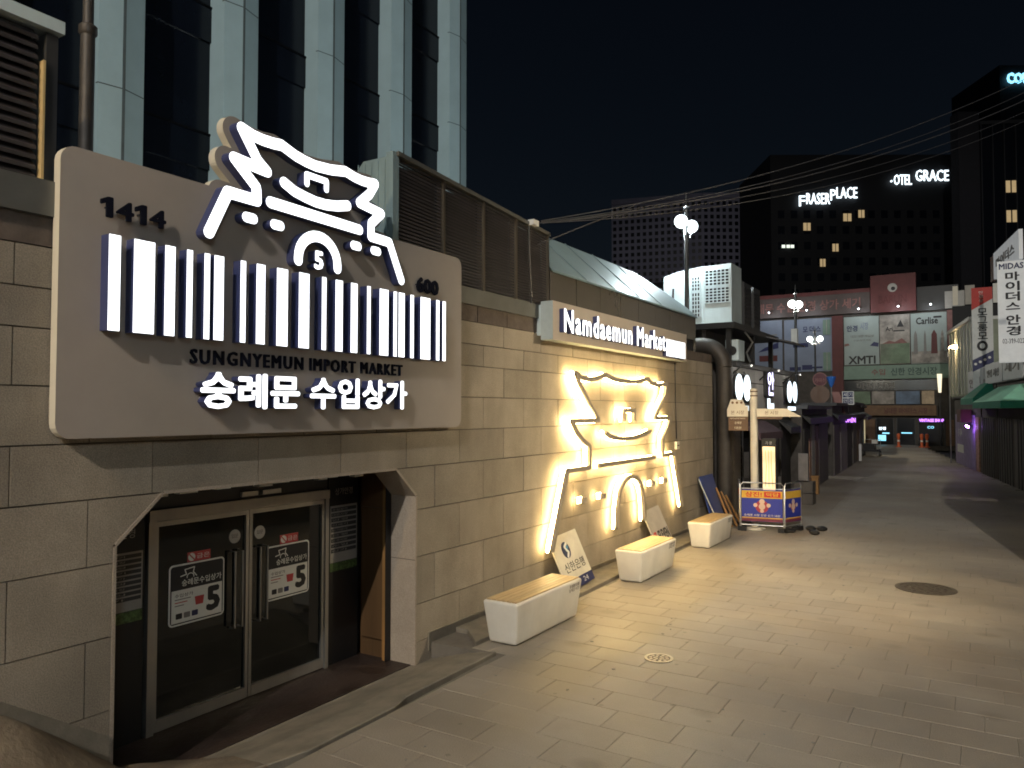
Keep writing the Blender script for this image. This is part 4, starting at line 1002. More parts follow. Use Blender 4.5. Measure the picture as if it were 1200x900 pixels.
MB().tube([(-1.42, 19.48, 5.95), (-1.42, 19.44, 5.65), (-1.30, 19.44, 5.55), (-1.36, 19.42, 5.45)], .03, 8).build('pipe_stub', M_BLACK, ac, True)
for k, y_ in enumerate((20.75, 21.75)):
    t = empty('condenser_unit', (-.2, y_ + .35, 4.93), ('dark condenser unit right behind the white cabinet on the platform', 'dark condenser unit standing last on the platform, past the other one')[k], 'condenser', 'condenser units on the platform')
    MB().box(-.75, .12, y_, y_ + .72, 4.935, 6.18).build('casing', M_GREYD, t)
    for i in range(10): MB().box(.1205, .14, y_ + .05, y_ + .67, 5.1 + i * .1, 5.14 + i * .1).build('fin', M_BLACK, t)
    MB().lathe((-.3, y_ + .36, 6.185), [(.3, 0), (.3, .08), (.26, .08)], 16).build('fan_ring', M_GREYD, t)
fu = empty('fan_unit', (.25, 19.6, 3.95), 'small pale condenser with a fan under the black platform', 'condenser')
MB().box(.0, .32, 19.35, 19.95, 3.97, 4.5).build('casing', M_WHITEM, fu)
MB().prism(FS(19.35), circ((.16, 4.22), .12, 20), 0, .01).build('fan_guard', M_BLACK, fu)
MB().tube([(.3, 20.1, 4.75), (.42, 20.4, 4.5), (.36, 20.0, 4.2), (.5, 19.8, 3.95)], .025, 8).build('hose', M_ALU, fu, True)

sh2, f2 = wall_shop('shop_building', 'low dark shop with an orange patterned board beside its open doorway', 25.7, 32.3, .62, .30, 2.75, 1.2, M_WALLD,
    [(.1, 1.1, 0, 2.1, M_DARKIN, 'doorway'), (1.25, 1.75, .1, 1.75, M_BRICKO, 'patterned_board'), (1.8, 2.6, 0, 2.2, M_GREYP, 'shutter'), (2.7, 3.6, 0, 2.15, M_WOODD, 'wooden_door'), (3.7, 6.4, 0, 2.2, M_SHUT, 'shutter')], [(.1, 6.4, 2.45, .25, .1, M_BLACK)])
sh3, f3 = wall_shop('shop_building', 'dark shop with closed shutters under the round brown sign', 33.7, 41.0, .28, .02, 2.9, 1.4, M_WALLD,
    [(.1, 2.2, 0, 2.1, M_SHUT, 'shutter'), (2.4, 4.8, 0, 2.1, M_SHUT2, 'shutter'), (5.0, 7.1, 0, 2.1, M_DARKIN, 'doorway')], [(.0, 7.2, 2.5, .25, .1, M_BLACK)])
sh4, f4 = wall_shop('shop_building', 'dark shop carrying the small purple neon sign', 41.4, 49.3, -.02, -.55, 3.0, 1.6, M_WALLD,
    [(.2, 3.0, 0, 2.1, M_SHUT, 'shutter'), (3.2, 5.2, 0, 2.1, M_WOODD, 'wooden_door'), (5.4, 7.7, 0, 2.1, M_SHUT, 'shutter')], [(.0, 7.8, 2.5, .25, .1, M_BLACK)])
sh5, f5 = wall_shop('shop_building', 'last shop on the left with a lit yellow window, close to the end building', 51.0, 62.0, -.9, -1.9, 2.9, 2.0, M_WALLD,
    [(.3, 4.0, 0, 2.1, M_SHUT, 'shutter'), (4.3, 8.0, 0, 2.1, M_SHUT2, 'shutter'), (8.2, 10.6, .3, 2.0, M_SHOPLIT, 'lit_window')], [(.0, 11, 2.3, .5, .3, M_BLACK)])
o = MB().box(1.0, 1.27, 23.1, 23.16, .68, 1.46).build('square_board', M_SHUT2, None); tag(o, 'pale square board propped on the crate before the grey fronted shop', 'board')
cr = empty('crate_stack', (1.15, 23.2, 0), 'stack of two pale plastic crates before the grey fronted shop', 'crates')
for z in (0, .33):
    c_ = MB(); c_.box(.9, 1.4, 23.0, 23.5, z + .01, z + .05); c_.box(.9, .93, 23.0, 23.5, z + .05, z + .32); c_.box(1.37, 1.4, 23.0, 23.5, z + .05, z + .32); c_.box(.931, 1.369, 23.0, 23.03, z + .05, z + .32); c_.box(.931, 1.369, 23.47, 23.5, z + .05, z + .32); c_.build('crate', M_SHUT, cr)
o = MB().box(.85, 1.05, 25.9, 26.1, .02, .55).box(.83, 1.07, 25.88, 26.12, .55, .6).build('wooden_box', M_WOODO, None); tag(o, 'small pale wooden box standing by the doorway of the low dark shop', 'box')
rsn = empty('round_sign', (-.93, 38, 3.0), 'round brown sign with a red topped ring above the dark shutters', 'sign')
MB().prism(FS(38), circ((-.90, 4.16), .31, 28), -.05, 0).build('red_disc', mat('disc_red', (.10, .022, .03), .5), rsn)
V, T = union(strokes([(-.90 + .31 * math.cos(t * math.pi / 14), 4.16 + .31 * math.sin(t * math.pi / 14)) for t in range(29)], .02)); mb = MB(); mb.plate(FS(38), V, T, .001, .02); mb.build('ring', M_PINK, rsn)
text('print', '가마신', FS(38), (-1.15, -.65, 4.02, 4.22), .001, .01, M_PINK, rsn, .02)
MB().prism(FS(37.9), circ((-.90, 3.45), .43, 28), -.05, 0).build('brown_disc', M_BROWNB, rsn)
MB().tube([(-.9, 38.04, 2.9), (-.9, 38.04, 4.0)], .04, 8).build('bracket', M_GREYD, rsn)
co = empty('blue_parasol', (-.35, 37.5, 2.9), 'small folded blue parasol beside the round brown sign', 'parasol')
MB().lathe((-.35, 37.6, 3.75), [(.02, 0), (.10, .15), (.22, .5), (.02, .54)], 12).build('canopy', M_BLUEP, co, True); MB().tube([(-.35, 37.6, 2.9), (-.35, 37.6, 3.8)], .025, 8).build('pole', M_ALU, co)
tp = empty('tilted_panel', (-.15, 37.2, 2.5), 'tilted rose coloured panel hanging below the blue parasol', 'panel')
MB().prism(FS(37.2), [(-.02, 2.55), (.30, 2.45), (.05, 3.55), (-.28, 3.55)], -.06, 0).build('face', M_PINK, tp); MB().tube([(0, 37.27, 2.4), (0, 37.27, 3.4)], .03, 6).build('bracket', M_GREYD, tp)
ss = empty('square_sign', (.29, 38, 2.9), 'small white square sign with four blue letter boxes on the left side', 'sign')
MB().fbox(FS(38), .05, .55, 2.97, 3.58, -.08, 0).build('sign_box', M_WHITEP, ss)
for k, ch in enumerate('세기안경'):
    a, b = .08 + .23 * (k % 2), 3.30 - .29 * (k // 2)
    MB().fbox(FS(38), a, a + .21, b, b + .25, .0005, .004).build('letter_box', M_NAVYP, ss); text('print', ch, FS(38), (a + .03, a + .18, b + .04, b + .21), .0045, .007, M_WHITEP, ss)
MB().tube([(.3, 38.08, 2.5), (.3, 38.08, 3.0)], .03, 6).build('bracket', M_GREYD, ss)
nl = empty('neon_sign', (.3, 38.6, 1.95), 'small purple neon sign on the left shops', 'neon sign')
MB().fbox(FS(38.6), .04, .56, 2.10, 2.40, -.06, 0).build('case', M_BLACK, nl); text('lit_print', 'OPEN', FS(38.6), (.07, .53, 2.14, 2.36), .001, .02, M_PURPLE, nl, .03)
MB().tube([(.02, 38.64, 2.25), (.1, 38.64, 2.25)], .02, 6).build('bracket', M_GREYD, nl)
wc = MB().box(.22, .34, 42.0, 42.05, .15, 1.0).build('white_card', M_WHITEP, None); tag(wc, 'narrow white standing card before the closed shutters on the left', 'card')
hc = empty('handcart', (-.1, 49.5, 0), 'black loaded handcart with a white box on top parked far down on the left', 'handcart')
MB().box(-.5, .35, 49.2, 50.2, .28, .40).build('bed', M_BLACK, hc); MB().box(-.45, .15, 49.3, 50.0, .40, .75).build('load', M_BLACK, hc); MB().box(.0, .3, 49.25, 49.7, .751, .95).build('white_box', M_WHITEP, hc)
for x_ in (-.5, .36):
    for y_ in (49.35, 50.0): MB().tube([(x_, y_, .15), (x_ + .06, y_, .15)], .15, 14).build('wheel', M_BLACK, hc)
MB().tube([(-.5, 50.2, .35), (-.5, 50.5, .95), (.35, 50.5, .95), (.35, 50.2, .35)], .02, 6).build('handle', M_ALU, hc)

# ------------------------------------------------------------------ building closing the street
eb = empty('end_building', (-3, 70, 0), 'wide market hall closing the street, covered with tall posters and a red panel', 'building')
E0 = 67.0; F_ = FS(E0)
MB().box(-22, 4.2, E0, E0 + 12, -.4, 11.9).build('wall', M_WALLD, eb)
o = MB().fbox(F_, -22, -1.9, 10.55, 12.2, 0, .5).build('fascia_band', M_FASC2, eb); letters('letter', '삼이시장 대문 수입 안경 상가 세기', F_, (-14, -2.6, 10.95, 11.8), .501, .53, M_PINK, o, .02)
MB().fbox(F_, -22, -1.9, 12.2, 12.5, 0, .55).build('fascia_cap', M_REDD, eb)
o = MB().fbox(F_, -1.82, 1.37, 10.45, 13.4, 0, .8).build('red_panel', M_REDD, eb)
V, T = union([circ((-.25, 12.35), .34, 24)]); mb = MB(); mb.plate(F_, V, T, .801, .83); mb.build('emblem_disc', M_GREYP, o)
mb = MB(); mb.prism(F_, circ((-.2, 12.27), .15, 16), .831, .84); mb.build('emblem_eye', M_BLACKP, o)
text('print', 'BARUN', F_, (-1.25, .75, 11.1, 11.75), .801, .83, mat('panel_maroon', (.08, .012, .012), .6), o, .03)
MB().fbox(F_, 1.4, 4.2, 10.45, 12.3, 0, .3).build('dark_band', M_BLACK, eb)
MB().fbox(F_, 3.3, 4.6, 10.5, 11.8, .31, .4).build('side_billboard', M_GREYP, eb)
def poster(u0, u1, v0, v1, m):
    return MB().fbox(F_, u0, u1, v0, v1, .001, .08).build('poster', m, eb)
def pr(o, body, box, m, bold=.02): return text('print', body, F_, box, .081, .10, m, o, bold)
p = poster(-14, -8.78, 5.9, 10.4, M_POSTERB)
MB().fbox(F_, -10.6, -9.2, 9.1, 9.2, .081, .1).build('print_line', M_GREYPR, p); MB().fbox(F_, -10.7, -9.2, 6.9, 7.4, .081, .1).build('print_block', M_REDD, p)
MB().prism(F_, [(-10.8, 7.7), (-9.1, 8.0), (-9.1, 8.5), (-10.2, 8.1)], .081, .1).build('print_block', M_NAVYP, p)
p = poster(-8.62, -4.85, 5.95, 10.35, M_POSTERB); pr(p, '모 더 스', (-7.1, -5.7, 9.2, 9.75), M_NAVYP)
for a, b, c, d in ((-8.2, -7.3, 6.05, 6.35), (-7.2, -6.4, 6.1, 6.5), (-7.9, -6.7, 8.0, 8.35), (-6.4, -5.6, 6.2, 6.35)): MB().fbox(F_, a, b, c, d, .081, .1).build('print_block', M_NAVYP, p)
for v0, v1 in ((8.95, 10.2), (6.0, 7.5)):
    w_ = MB().fbox(F_, -5.52, -4.95, v0, v1, .09, .14).build('window', M_STRIPG, eb)
    MB().fbox(F_, -5.25, -5.21, v0, v1, .1405, .16).build('mullion', M_GREYP, w_)
MB().fbox(F_, -4.82, -3.97, -.1, 10.45, 0, .25).build('red_pilaster', M_REDD, eb)
p = poster(-3.91, -1.33, 6.39, 10.3, M_POSTER)
pr(p, '안경', (-3.7, -2.9, 9.1, 9.6), M_NAVYP); pr(p, '시장', (-2.7, -2.1, 9.2, 9.8), M_POSTERB); pr(p, '대한 대문 수입상', (-3.4, -1.7, 8.6, 8.8), M_GREYPR, 0); pr(p, '수입 상가 시장', (-3.2, -1.9, 8.3, 8.45), M_GREYPR, 0)
pr(p, 'XMTI', (-3.6, -1.6, 6.45, 7.1), M_BLACKP, .03); MB().prism(F_, [(-2.0, 7.9), (-1.4, 7.8), (-1.36, 8.1), (-1.7, 8.2)], .081, .1).build('print_block', M_NAVYP, p)
MB().prism(F_, [(-3.88, 7.9), (-3.5, 8.0), (-3.6, 8.15), (-3.88, 8.1)], .081, .1).build('print_block', M_PINK, p)
p = poster(-1.27, .86, 6.39, 10.3, M_POSTERK); pr(p, 'Ari', (-.85, -.35, 9.0, 9.35), M_BLACKP)
MB().prism(F_, [(-.05, 9.3), (.45, 9.3), (.22, 9.85)], .081, .1).build('print_block', M_BLACKP, p); MB().fbox(F_, -.3, .5, 8.95, 9.05, .081, .1).build('print_line', M_BLACKP, p)
MB().fbox(F_, -1.24, .83, 6.41, 8.0, .081, .09).build('meadow', M_POSTERG, p); MB().prism(F_, [(-1.1, 8.0), (-.6, 8.25), (-.2, 8.12), (.3, 8.4), (.7, 8.0)], .081, .095).build('far_hills', M_PINK, p)
p = poster(.93, 3.38, 6.35, 10.28, M_POSTER); pr(p, 'Carlise', (1.3, 2.8, 9.4, 9.95), M_BLACKP, .03); MB().fbox(F_, 2.5, 3.05, 9.85, 10.0, .081, .1).build('print_line', M_BLACKP, p)
MB().fbox(F_, .96, 3.35, 6.38, 7.3, .081, .09).build('floor_print', M_POSTERK, p)
for a, b, m in ((1.1, 1.4, M_GREYPR), (1.8, 2.0, M_GREYPR), (2.3, 2.75, M_REDD), (2.95, 3.2, M_POSTERK)): MB().prism(F_, [(a, 7.1), (b, 7.1), (b - .04, 8.6), (.5 * (a + b), 8.95), (a + .04, 8.6)], .0905, .1).build('figure_print', m, p)
MB().fbox(F_, 3.42, 4.2, 4.5, 10.4, 0, .2).build('brown_pilaster', M_PINK, eb)
o = MB().fbox(F_, -3.92, 3.47, 5.2, 6.28, 0, .35).build('sign_strip', M_STRIPG, eb); text('print', '수입', F_, (-1.9, -.9, 5.5, 6.0), .351, .37, M_PINK, o, .02); text('print', '신한 안경시장', F_, (-.5, 2.7, 5.45, 6.05), .351, .37, mat('ink_green', (.04, .08, .07), .6), o, .02)
o = MB().fbox(F_, -3.92, 2.9, 4.3, 5.1, 0, .1).build('upper_window', M_FARGLASS, eb); text('print', '마진 안경', F_, (-3.0, -.3, 4.4, 4.95), .101, .12, M_GREYPR, o, .02)
for a, b, m in ((-3.2, -2.0, M_POSTERG), (-1.9, -.3, M_POSTERK), (-.18, 1.48, mat('picture_blue', (.10, .16, .26), .5, var=.5, scale=1)), (1.62, 2.46, mat('picture_cream', (.45, .34, .22), .5, var=.3, scale=2))): MB().fbox(F_, a, b, 3.2, 4.22, .0, .25).build('picture_panel', m, eb)
o = MB().fbox(F_, -2.4, 2.6, 2.3, 3.1, 0, .5).build('brown_fascia', M_BROWNF, eb); text('print', '남대문 마이더스 시장', F_, (-1.0, 2.0, 2.45, 2.9), .501, .52, M_REDD, o, .02)
for a, b in ((-2.65, -1.7), (3.2, 3.75)):
    o = MB().fbox(F_, a, b, 0, 1.98, .0, .3).build('column_sign', M_BROWNF, eb)
    for k, ch in enumerate('대문상가'): text('print', ch, F_, (a + .25 * (b - a), a + .75 * (b - a), 1.5 - .42 * k, 1.82 - .42 * k), .301, .32, M_BROWNB, o)
for a, b in ((-1.65, -.35), (-.2, 1.15), (1.3, 3.15)): 
    o = MB().fbox(F_, a, b, 0, 2.1, 0, .1).build('shop_front', M_FARGLASS, eb)
    MB().fbox(F_, a, a + .06, 0, 2.1, .1005, .16).build('frame', M_GREYD, o); MB().fbox(F_, b - .06, b, 0, 2.1, .1005, .16).build('frame', M_GREYD, o)
    if a < -1: 
        MB().fbox(F_, -1.5, -.95, .3, .75, .1005, .13).build('lit_display', M_CYANL, o); text('lit_print', '안경', F_, (-1.45, -.95, 1.15, 1.4), .101, .13, M_WHITEL, o, .04); MB().fbox(F_, -1.2, -.7, .85, .95, .1005, .13).build('lit_display', M_CYANL, o)
    elif a < 0: MB().fbox(F_, .15, .9, .9, .98, .1005, .13).build('lit_display', M_CYANL, o)
    else: text('lit_print', 'CO', F_, (1.95, 2.4, 1.3, 1.5), .101, .13, M_CYANL, o, .02)
ne = empty('neon_sign', (2.25, 66.5, 1.7), 'long purple neon sign over the shop front of the end building', 'neon sign')
MB().fbox(FS(66.6), 1.36, 3.14, 1.74, 2.14, -.1, 0).build('case', M_BLACK, ne); text('lit_print', 'VINTAGE SHOP', FS(66.6), (1.42, 3.08, 1.82, 2.06), .001, .03, M_PURPLE, ne, .04)
wv = empty('light_column', (2.85, 65.5, 3.9), 'white glowing vertical light column at the right of the end building', 'light sign')
MB().prism(FS(65.5), [(2.80, 4.05), (2.98, 4.05), (3.05, 5.45), (2.72, 5.45)], -.2, 0).build('lit_panel', mat('lightbox_cream', (.8, .8, .7), .4, emit=(1, .88, .60), estr=1.1), wv)
MB().tube([(2.9, 65.65, 0), (2.9, 65.65, 4.1)], .04, 8).build('pole', M_GREYD, wv)
for x_, z_ in ((-9.5, 10.9), (-6.5, 10.9), (-2.6, 10.75), (.2, 10.75), (2.4, 10.75)):
    o = MB().sphere((x_, E0 - 1.6, z_), .07, 10, 6).build('sign_lamp', M_SIGNFAR, eb, True); MB().tube([(x_, E0 - 1.6, z_ + .05), (x_, E0 - .0, z_ + .15)], .02, 6).build('lamp_arm', M_GREYD, o)
    point('poster_lamp', (x_, E0 - 1.9, z_ - .1), 60, (.9, .96, 1.0), .1, eb)
for k, (x_, lab) in enumerate(((.27, 'orange traffic bollard standing alone before the middle of the end building'), (1.78, 'orange traffic bollard, left of the pair before the end building'), (2.12, 'orange traffic bollard, right of the pair before the end building'))):
    t = empty('traffic_bollard', (x_, 63, 0), lab, 'bollard', 'orange bollards before the end building')
    MB().lathe((x_, 63, 0), [(.2, 0), (.2, .05), (.1, .08), (.075, .6), (.12, .75), (.12, .95), (.03, 1.0)], 12).build('body', M_ORANGE, t, True)
    MB().lathe((x_, 63, .40), [(.092, 0), (.086, .12)], 12).build('white_band', M_WHITEP, t, True)

# ------------------------------------------------------------------ stalls along the right
RU = Vector((-.154, 1, 0)).normalized(); RN = Vector((-RU.y, RU.x, 0))      # along the row (away), towards the street
def stall(label, y0, y1, h, mwall, fronts, hip=None, name='market_stall', proj=.9, zb=2.78, zt=3.6):
    p = Vector((row_x(y0), y0, 0)); q = Vector((row_x(y1), y1, 0)); L_ = (q - p).length
    t = empty(name, (p + q) / 2, label, 'stall'); fr = Fr(p, RU, (0, 0, 1), RN)
    MB().fbox(fr, 0, L_, -.4, h, -3.0, 0).build('wall', mwall, t); MB().fbox(fr, -.04, L_ + .04, h, h + .1, -3.04, .12).build('roof', M_GREYD, t)
    for (a, b, z0, z1, m, nm) in fronts:
        o = MB().fbox(fr, a, b, z0, z1, .003, .05).build(nm, m, t)
        if nm == 'shutter':
            for i in range(int((b - a) / .45)): MB().fbox(fr, a + .1 + .45 * i, a + .16 + .45 * i, z0, z1, .0505, .085).build('stile', M_GREYD, o)
    if hip:
        m, mv = hip; a, b = -.0, L_
        V = [fr.pt(a, zb, proj), fr.pt(b, zb, proj), fr.pt(b, zb, 0), fr.pt(a, zb, 0), fr.pt(a, zb + .24, proj), fr.pt(b, zb + .24, proj), fr.pt(b, zb + .24, 0), fr.pt(a, zb + .24, 0), fr.pt(a + .8, zt, .1), fr.pt(b - .8, zt, .1), fr.pt(b - .8, zt, 0), fr.pt(a + .8, zt, 0)]
        c = MB(); c.add(V, [(4, 5, 9, 8), (7, 4, 8, 11), (5, 6, 10, 9), (8, 9, 10, 11), (6, 7, 11, 10), (0, 3, 2, 1)], 0)
        c.add(V[:8], [(0, 1, 5, 4), (3, 0, 4, 7), (1, 2, 6, 5)], 1); c.build('awning', [m, mv], t)
    return t, fr
SF = [(.2, 3.2, 0, 2.3, M_SHUT, 'shutter'), (3.4, 6.6, 0, 2.3, M_SHUT, 'shutter'), (6.8, 9.4, 0, 2.3, M_SHUT, 'shutter')]
cb_ = empty('corner_building', (8.5, 10, 0), 'unseen two storey dark building, shaped to shadow the right of the street', 'building')  # unseen block, its footprint and height set to cast the street shadow
MB().prism(FG, [(8.25, 5), (6.75, 13.3), (6.6, 14.7), (12.5, 14.7), (12.5, 5)], -.4, 6.4).build('wall', M_WALLD, cb_)
MB().prism(FG, [(8.20, 4.95), (6.70, 13.3), (6.55, 14.72), (12.55, 14.72), (12.55, 4.95)], 6.4, 6.55).build('roof_edge', M_GREYD, cb_)
for k in range(3):
    P0 = Vector((8.25, 5, 0)).lerp(Vector((6.75, 13.3, 0)), .08 + .32 * k); u_ = Vector((-1.5, 8.3, 0)).normalized(); fk = Fr(P0, u_, (0, 0, 1), Vector((-u_.y, u_.x, 0)))
    MB().fbox(fk, 0, 2.2, .0, 2.4, .003, .05).build('shutter', M_SHUT, cb_); MB().fbox(fk, .3, 1.9, 3.6, 5.2, .003, .05).build('window', M_FARGLASS, cb_)
mc = empty('shadow_canopy', (8.5, 22, 0), 'unseen high dark sheet canopy on posts, added to shadow the right of the street', 'canopy')  # added out of view: shadows the paving and leaves a slit of light
MB().prism(FG, [(6.42, 15.95), (6.45, 19.5), (6.55, 23), (12.5, 23), (12.5, 15.95)], 6.25, 6.33).build('roof_sheet', M_GREYD, mc)
for x_, y_ in ((6.9, 16.2), (7.0, 20.5), (7.1, 22.7), (12, 16.2), (12, 20.5), (12, 22.7)): MB().box(x_ - .06, x_ + .06, y_ - .06, y_ + .06, -.3, 6.25).build('post', M_GREYD, mc)
stall('dark stall with a light green awning below the large white vertical sign', 29.8, 35.2, 3.75, M_WALLD, [(.2, 2.4, 0, 2.4, M_SHUT, 'shutter'), (2.5, 5.2, 0, 2.4, M_SHUT, 'shutter')], (M_GREEN, M_GREEND), proj=.85)
stall('dark stall with a deep green awning, between the light green awning and the purple front', 35.5, 38.6, 3.9, M_WALLD, [(.2, 3.0, 0, 2.4, M_SHUT, 'shutter')], (M_GREEND, M_GREEND), proj=.8, zb=2.95, zt=3.85)
ps, fps = stall('stall with a violet lit shutter front far down on the right', 38.9, 46.6, 3.3, M_WALLD, [(.3, 1.1, 0, 2.4, M_BRICKO, 'side_panel'), (1.2, 7.2, 0, 2.5, M_MAUVE, 'shutter_front')], None)
text('print', '세기', fps, (5.0, 6.2, 1.4, 1.8), .051, .06, M_WHITEP, ps); MB().fbox(fps, 4.6, 6.6, .6, 1.0, .0505, .06).build('poster', M_WHITEP, ps)
MB().fbox(fps, 2.0, 3.2, 2.15, 2.75, .06, .5).build('hanging_goods', M_REDD, ps)
nr = empty('neon_sign', fps.pt(1.6, 2.1, .4), 'violet neon tube lighting the shutter front on the right', 'neon sign')
MB().tube([fps.pt(1.3, 1.95, .30), fps.pt(1.5, 2.0, .35)], .04, 8).build('tube', mat('neon_violet', (.5, .2, .8), .4, emit=(.50, .20, 1.0), estr=90), nr, True)
MB().tube([fps.pt(1.35, 2.0, .02), fps.pt(1.35, 2.0, .32)], .015, 6).build('bracket', M_GREYD, nr)
gr = empty('corner_building', (5.4, 50, 0), 'pale green building with vertical strips beyond the purple front', 'building')
fg = Fr((row_x(40.6), 40.6, 0), RU, (0, 0, 1), RN)
MB().fbox(fg, 0, 7.4, 3.42, 6.85, -3, .0).build('wall', mat('green_wall', (.30, .33, .24), .6, var=.12), gr)
for k in range(8): MB().fbox(fg, .1 + k, .18 + k, 3.5, 6.8, .001, .06).build('strip', M_WHITEP, gr)
MB().fbox(fg, 0, 7.4, 6.85, 7.0, -3, .15).build('roof_edge', M_WHITEP, gr)
wlp = empty('wall_lamp', (4.45, 45.3, 0), 'small warm lamp on a thin pole before the pale green building', 'street lamp')
MB().tube([(4.15, 45.3, 0), (4.15, 45.3, 6.0), (4.4, 45.2, 6.05)], .03, 8).build('pole', M_ALU, wlp); MB().sphere((4.42, 45.2, 5.97), .14, 14, 8, 0, 1.6, 1, .6).build('lamp_head', M_LAMPW, wlp, True)

def vsign(label, y, x0, x1, z0, z1, m, cat='sign'):
    t = empty('vertical_sign', ((x0 + x1) / 2, y, z0), label, cat); fr = FS(y)
    MB().fbox(fr, x0, x1, z0, z1, -.25, 0).build('sign_box', m, t)
    MB().tube([((x0 + x1) / 2 + .2, y + .12, z0 - .02), (row_x(y) + .1, y + .12, z0 - .05)], .03, 6).build('bracket', M_GREYD, t)
    return t, fr
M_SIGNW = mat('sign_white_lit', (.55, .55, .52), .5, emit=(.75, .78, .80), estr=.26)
KX = .909
def kx(v): return 5.54 + (v - 5.54) * KX
def kz(v): return 2.7 + (v - 2.7) * KX
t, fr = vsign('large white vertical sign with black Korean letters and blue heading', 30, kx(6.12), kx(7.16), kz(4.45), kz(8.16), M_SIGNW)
def zpx(y_): return kz(8.16 - (y_ - 307) / 31.8)
text('print', 'MIDAS', fr, (kx(6.17), kx(6.93), kz(7.86), kz(8.08)), .001, .02, M_NAVYP, t, .03)
for ch, a, b in (('마', 320, 330), ('이', 331, 342), ('더', 343, 354), ('스', 355.5, 364), ('안', 370, 381.5), ('경', 383, 394)):
    text('print', ch, fr, (kx(6.36), kx(6.80), zpx(b), zpx(a)), .001, .02, M_BLACKP, t, .03)
text('print', '02-319-0222', fr, (kx(6.24), kx(6.98), kz(5.14), kz(5.32)), .001, .02, M_BLACKP, t)
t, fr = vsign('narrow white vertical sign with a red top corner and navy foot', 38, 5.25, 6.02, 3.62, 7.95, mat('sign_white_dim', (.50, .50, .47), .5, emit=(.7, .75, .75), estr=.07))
MB().prism(fr, [(5.252, 7.0), (6.018, 7.45), (6.018, 7.948), (5.252, 7.948)], .001, .012).build('red_corner', M_RED, t)
for k, ch in enumerate('안경상'): text('print', ch, fr, (5.52, 5.68, 7.66 - .17 * k, 7.80 - .17 * k), .013, .025, M_WHITEP, t)
for k, ch in enumerate('모그룸모'): text('print', ch, fr, (5.46, 5.82, 6.76 - .34 * k, 7.06 - .34 * k), .001, .015, M_BLACKP, t, .02)
V, T = union(strokes([(5.62 + .15 * math.cos(k * math.pi / 9), 5.45 + .17 * math.sin(k * math.pi / 9)) for k in range(19)], .05)); mb = MB(); mb.plate(fr, V, T, .001, .015); mb.build('logo_ring', M_BLACKP, t)
MB().prism(fr, [(5.252, 4.35), (6.018, 4.75), (6.018, 5.25), (5.252, 4.85)], .001, .012).build('navy_foot', M_NAVYP, t)
for k in range(4): MB().prism(fr, circ((5.36 + .17 * k, 4.68 + .09 * k), .055, 12), .013, .02).build('dot_print', M_WHITEP, t)
def row_sign(label, y0, y1, z0, z1, m, words=None, dz=0.0, name='board_sign', c=.0):
    p = Vector((row_x(y1), y1, 0)); fr = Fr(p, -RU, (0, 0, 1), RN); L_ = (y1 - y0) * 1.012
    t = empty(name, fr.pt(L_ / 2, z0, c), label, 'sign'); MB().fbox(fr, 0, L_, z0, z1, c + .02, c + .14).build('panel', m, t)
    if words: text('print', words, fr, (L_ * .12, L_ * .85, z0 + (z1 - z0) * .3, z0 + (z1 - z0) * .7), c + .1405, c + .16, M_GREYPR, t, .02)
    return t, fr
M_PANELG = mat('panel_pale_grey', (.36, .37, .36), .5, emit=(.7, .75, .78), estr=.04)
row_sign('pale board with grey print above the deep green awning', 37.4, 41.2, 3.35, 4.48, M_PANELG, '안경')
row_sign('pale board with dense print above the light green awning', 33.5, 36.8, 3.78, 4.56, M_PANELG, '안경 시장')
row_sign('cream board at the right edge above the light green awning', 30.2, 33.3, 3.80, 4.70, M_PANELG, '세기')
row_sign('white angled fascia sign above the large white vertical sign', 30.3, 34.6, 7.75, 8.75, M_SIGNW, '마이더스')
row_sign('small orange end board beside the white angled fascia sign', 34.65, 35.2, 7.75, 8.7, M_PINK)
bl = empty('rear_billboards', (5.5, 58, 8.5), 'three small pale roof panels on posts beyond the narrow vertical sign', 'billboards')
MB().box(4.0, 9, 58, 62, -.3, 9.6).build('block', M_FARDARK, bl)
for a, b, m in ((4.05, 4.35, M_CREAM), (4.75, 5.3, M_GREYP), (6.3, 6.8, M_WHITEP)): MB().box(a, b, 57.8, 57.9, 9.65, 10.9).build('roof_panel', m, bl)

# ------------------------------------------------------------------ overhead cables
def cable(p, q, sag, r=.010, label='', n=24):
    P = []
    for k in range(n + 1):
        s = k / n; v = Vector(p).lerp(Vector(q), s); v.z -= sag * 4 * s * (1 - s); P.append(v)
    o = MB().tube(P, r, 6).build('overhead_cable', M_CABLE, None, True); return tag(o, label, 'cable', 'overhead cables crossing the street')
up_ = empty('utility_pole', (7.2, 20.4, 0), 'concrete utility pole right of the frame that carries the overhead cables', 'utility pole')
MB().tube([(7.2, 20.4, -.3), (7.2, 20.4, 10.6)], [.15, .10], 12).build('pole', M_GREYP, up_, True)
MB().box(6.7, 7.7, 20.34, 20.46, 9.9, 10.02).build('cross_arm', M_GREYD, up_)
cl = 'thin overhead cable in the bundle crossing the street'
cable((.05, 9.7, 5.50), (7.1, 20.3, 10.35), .42, 0.0083, cl + ', topmost')
cable((.05, 9.72, 5.49), (7.1, 20.3, 10.05), .46, 0.0067, cl + ', second from top')
cable((.05, 9.75, 5.48), (7.1, 20.3, 9.86), .44, 0.0105, cl + ', thick middle one')
cable((.05, 9.68, 5.47), (7.1, 20.3, 9.60), .48, 0.006, cl + ', just below the thick one')
cable((.05, 9.66, 5.46), (7.1, 20.3, 9.40), .52, 0.006, cl + ', lowest')
cable((.05, 9.60, 5.13), (.9, 11.2, 5.95), .0, .010, 'short taut cable rising from the louvre post to the cable bundle')
cb = empty('cable_bracket', (.02, 9.55, 5.3), 'small white cable clamp with a drop pipe on the louvre corner', 'bracket')
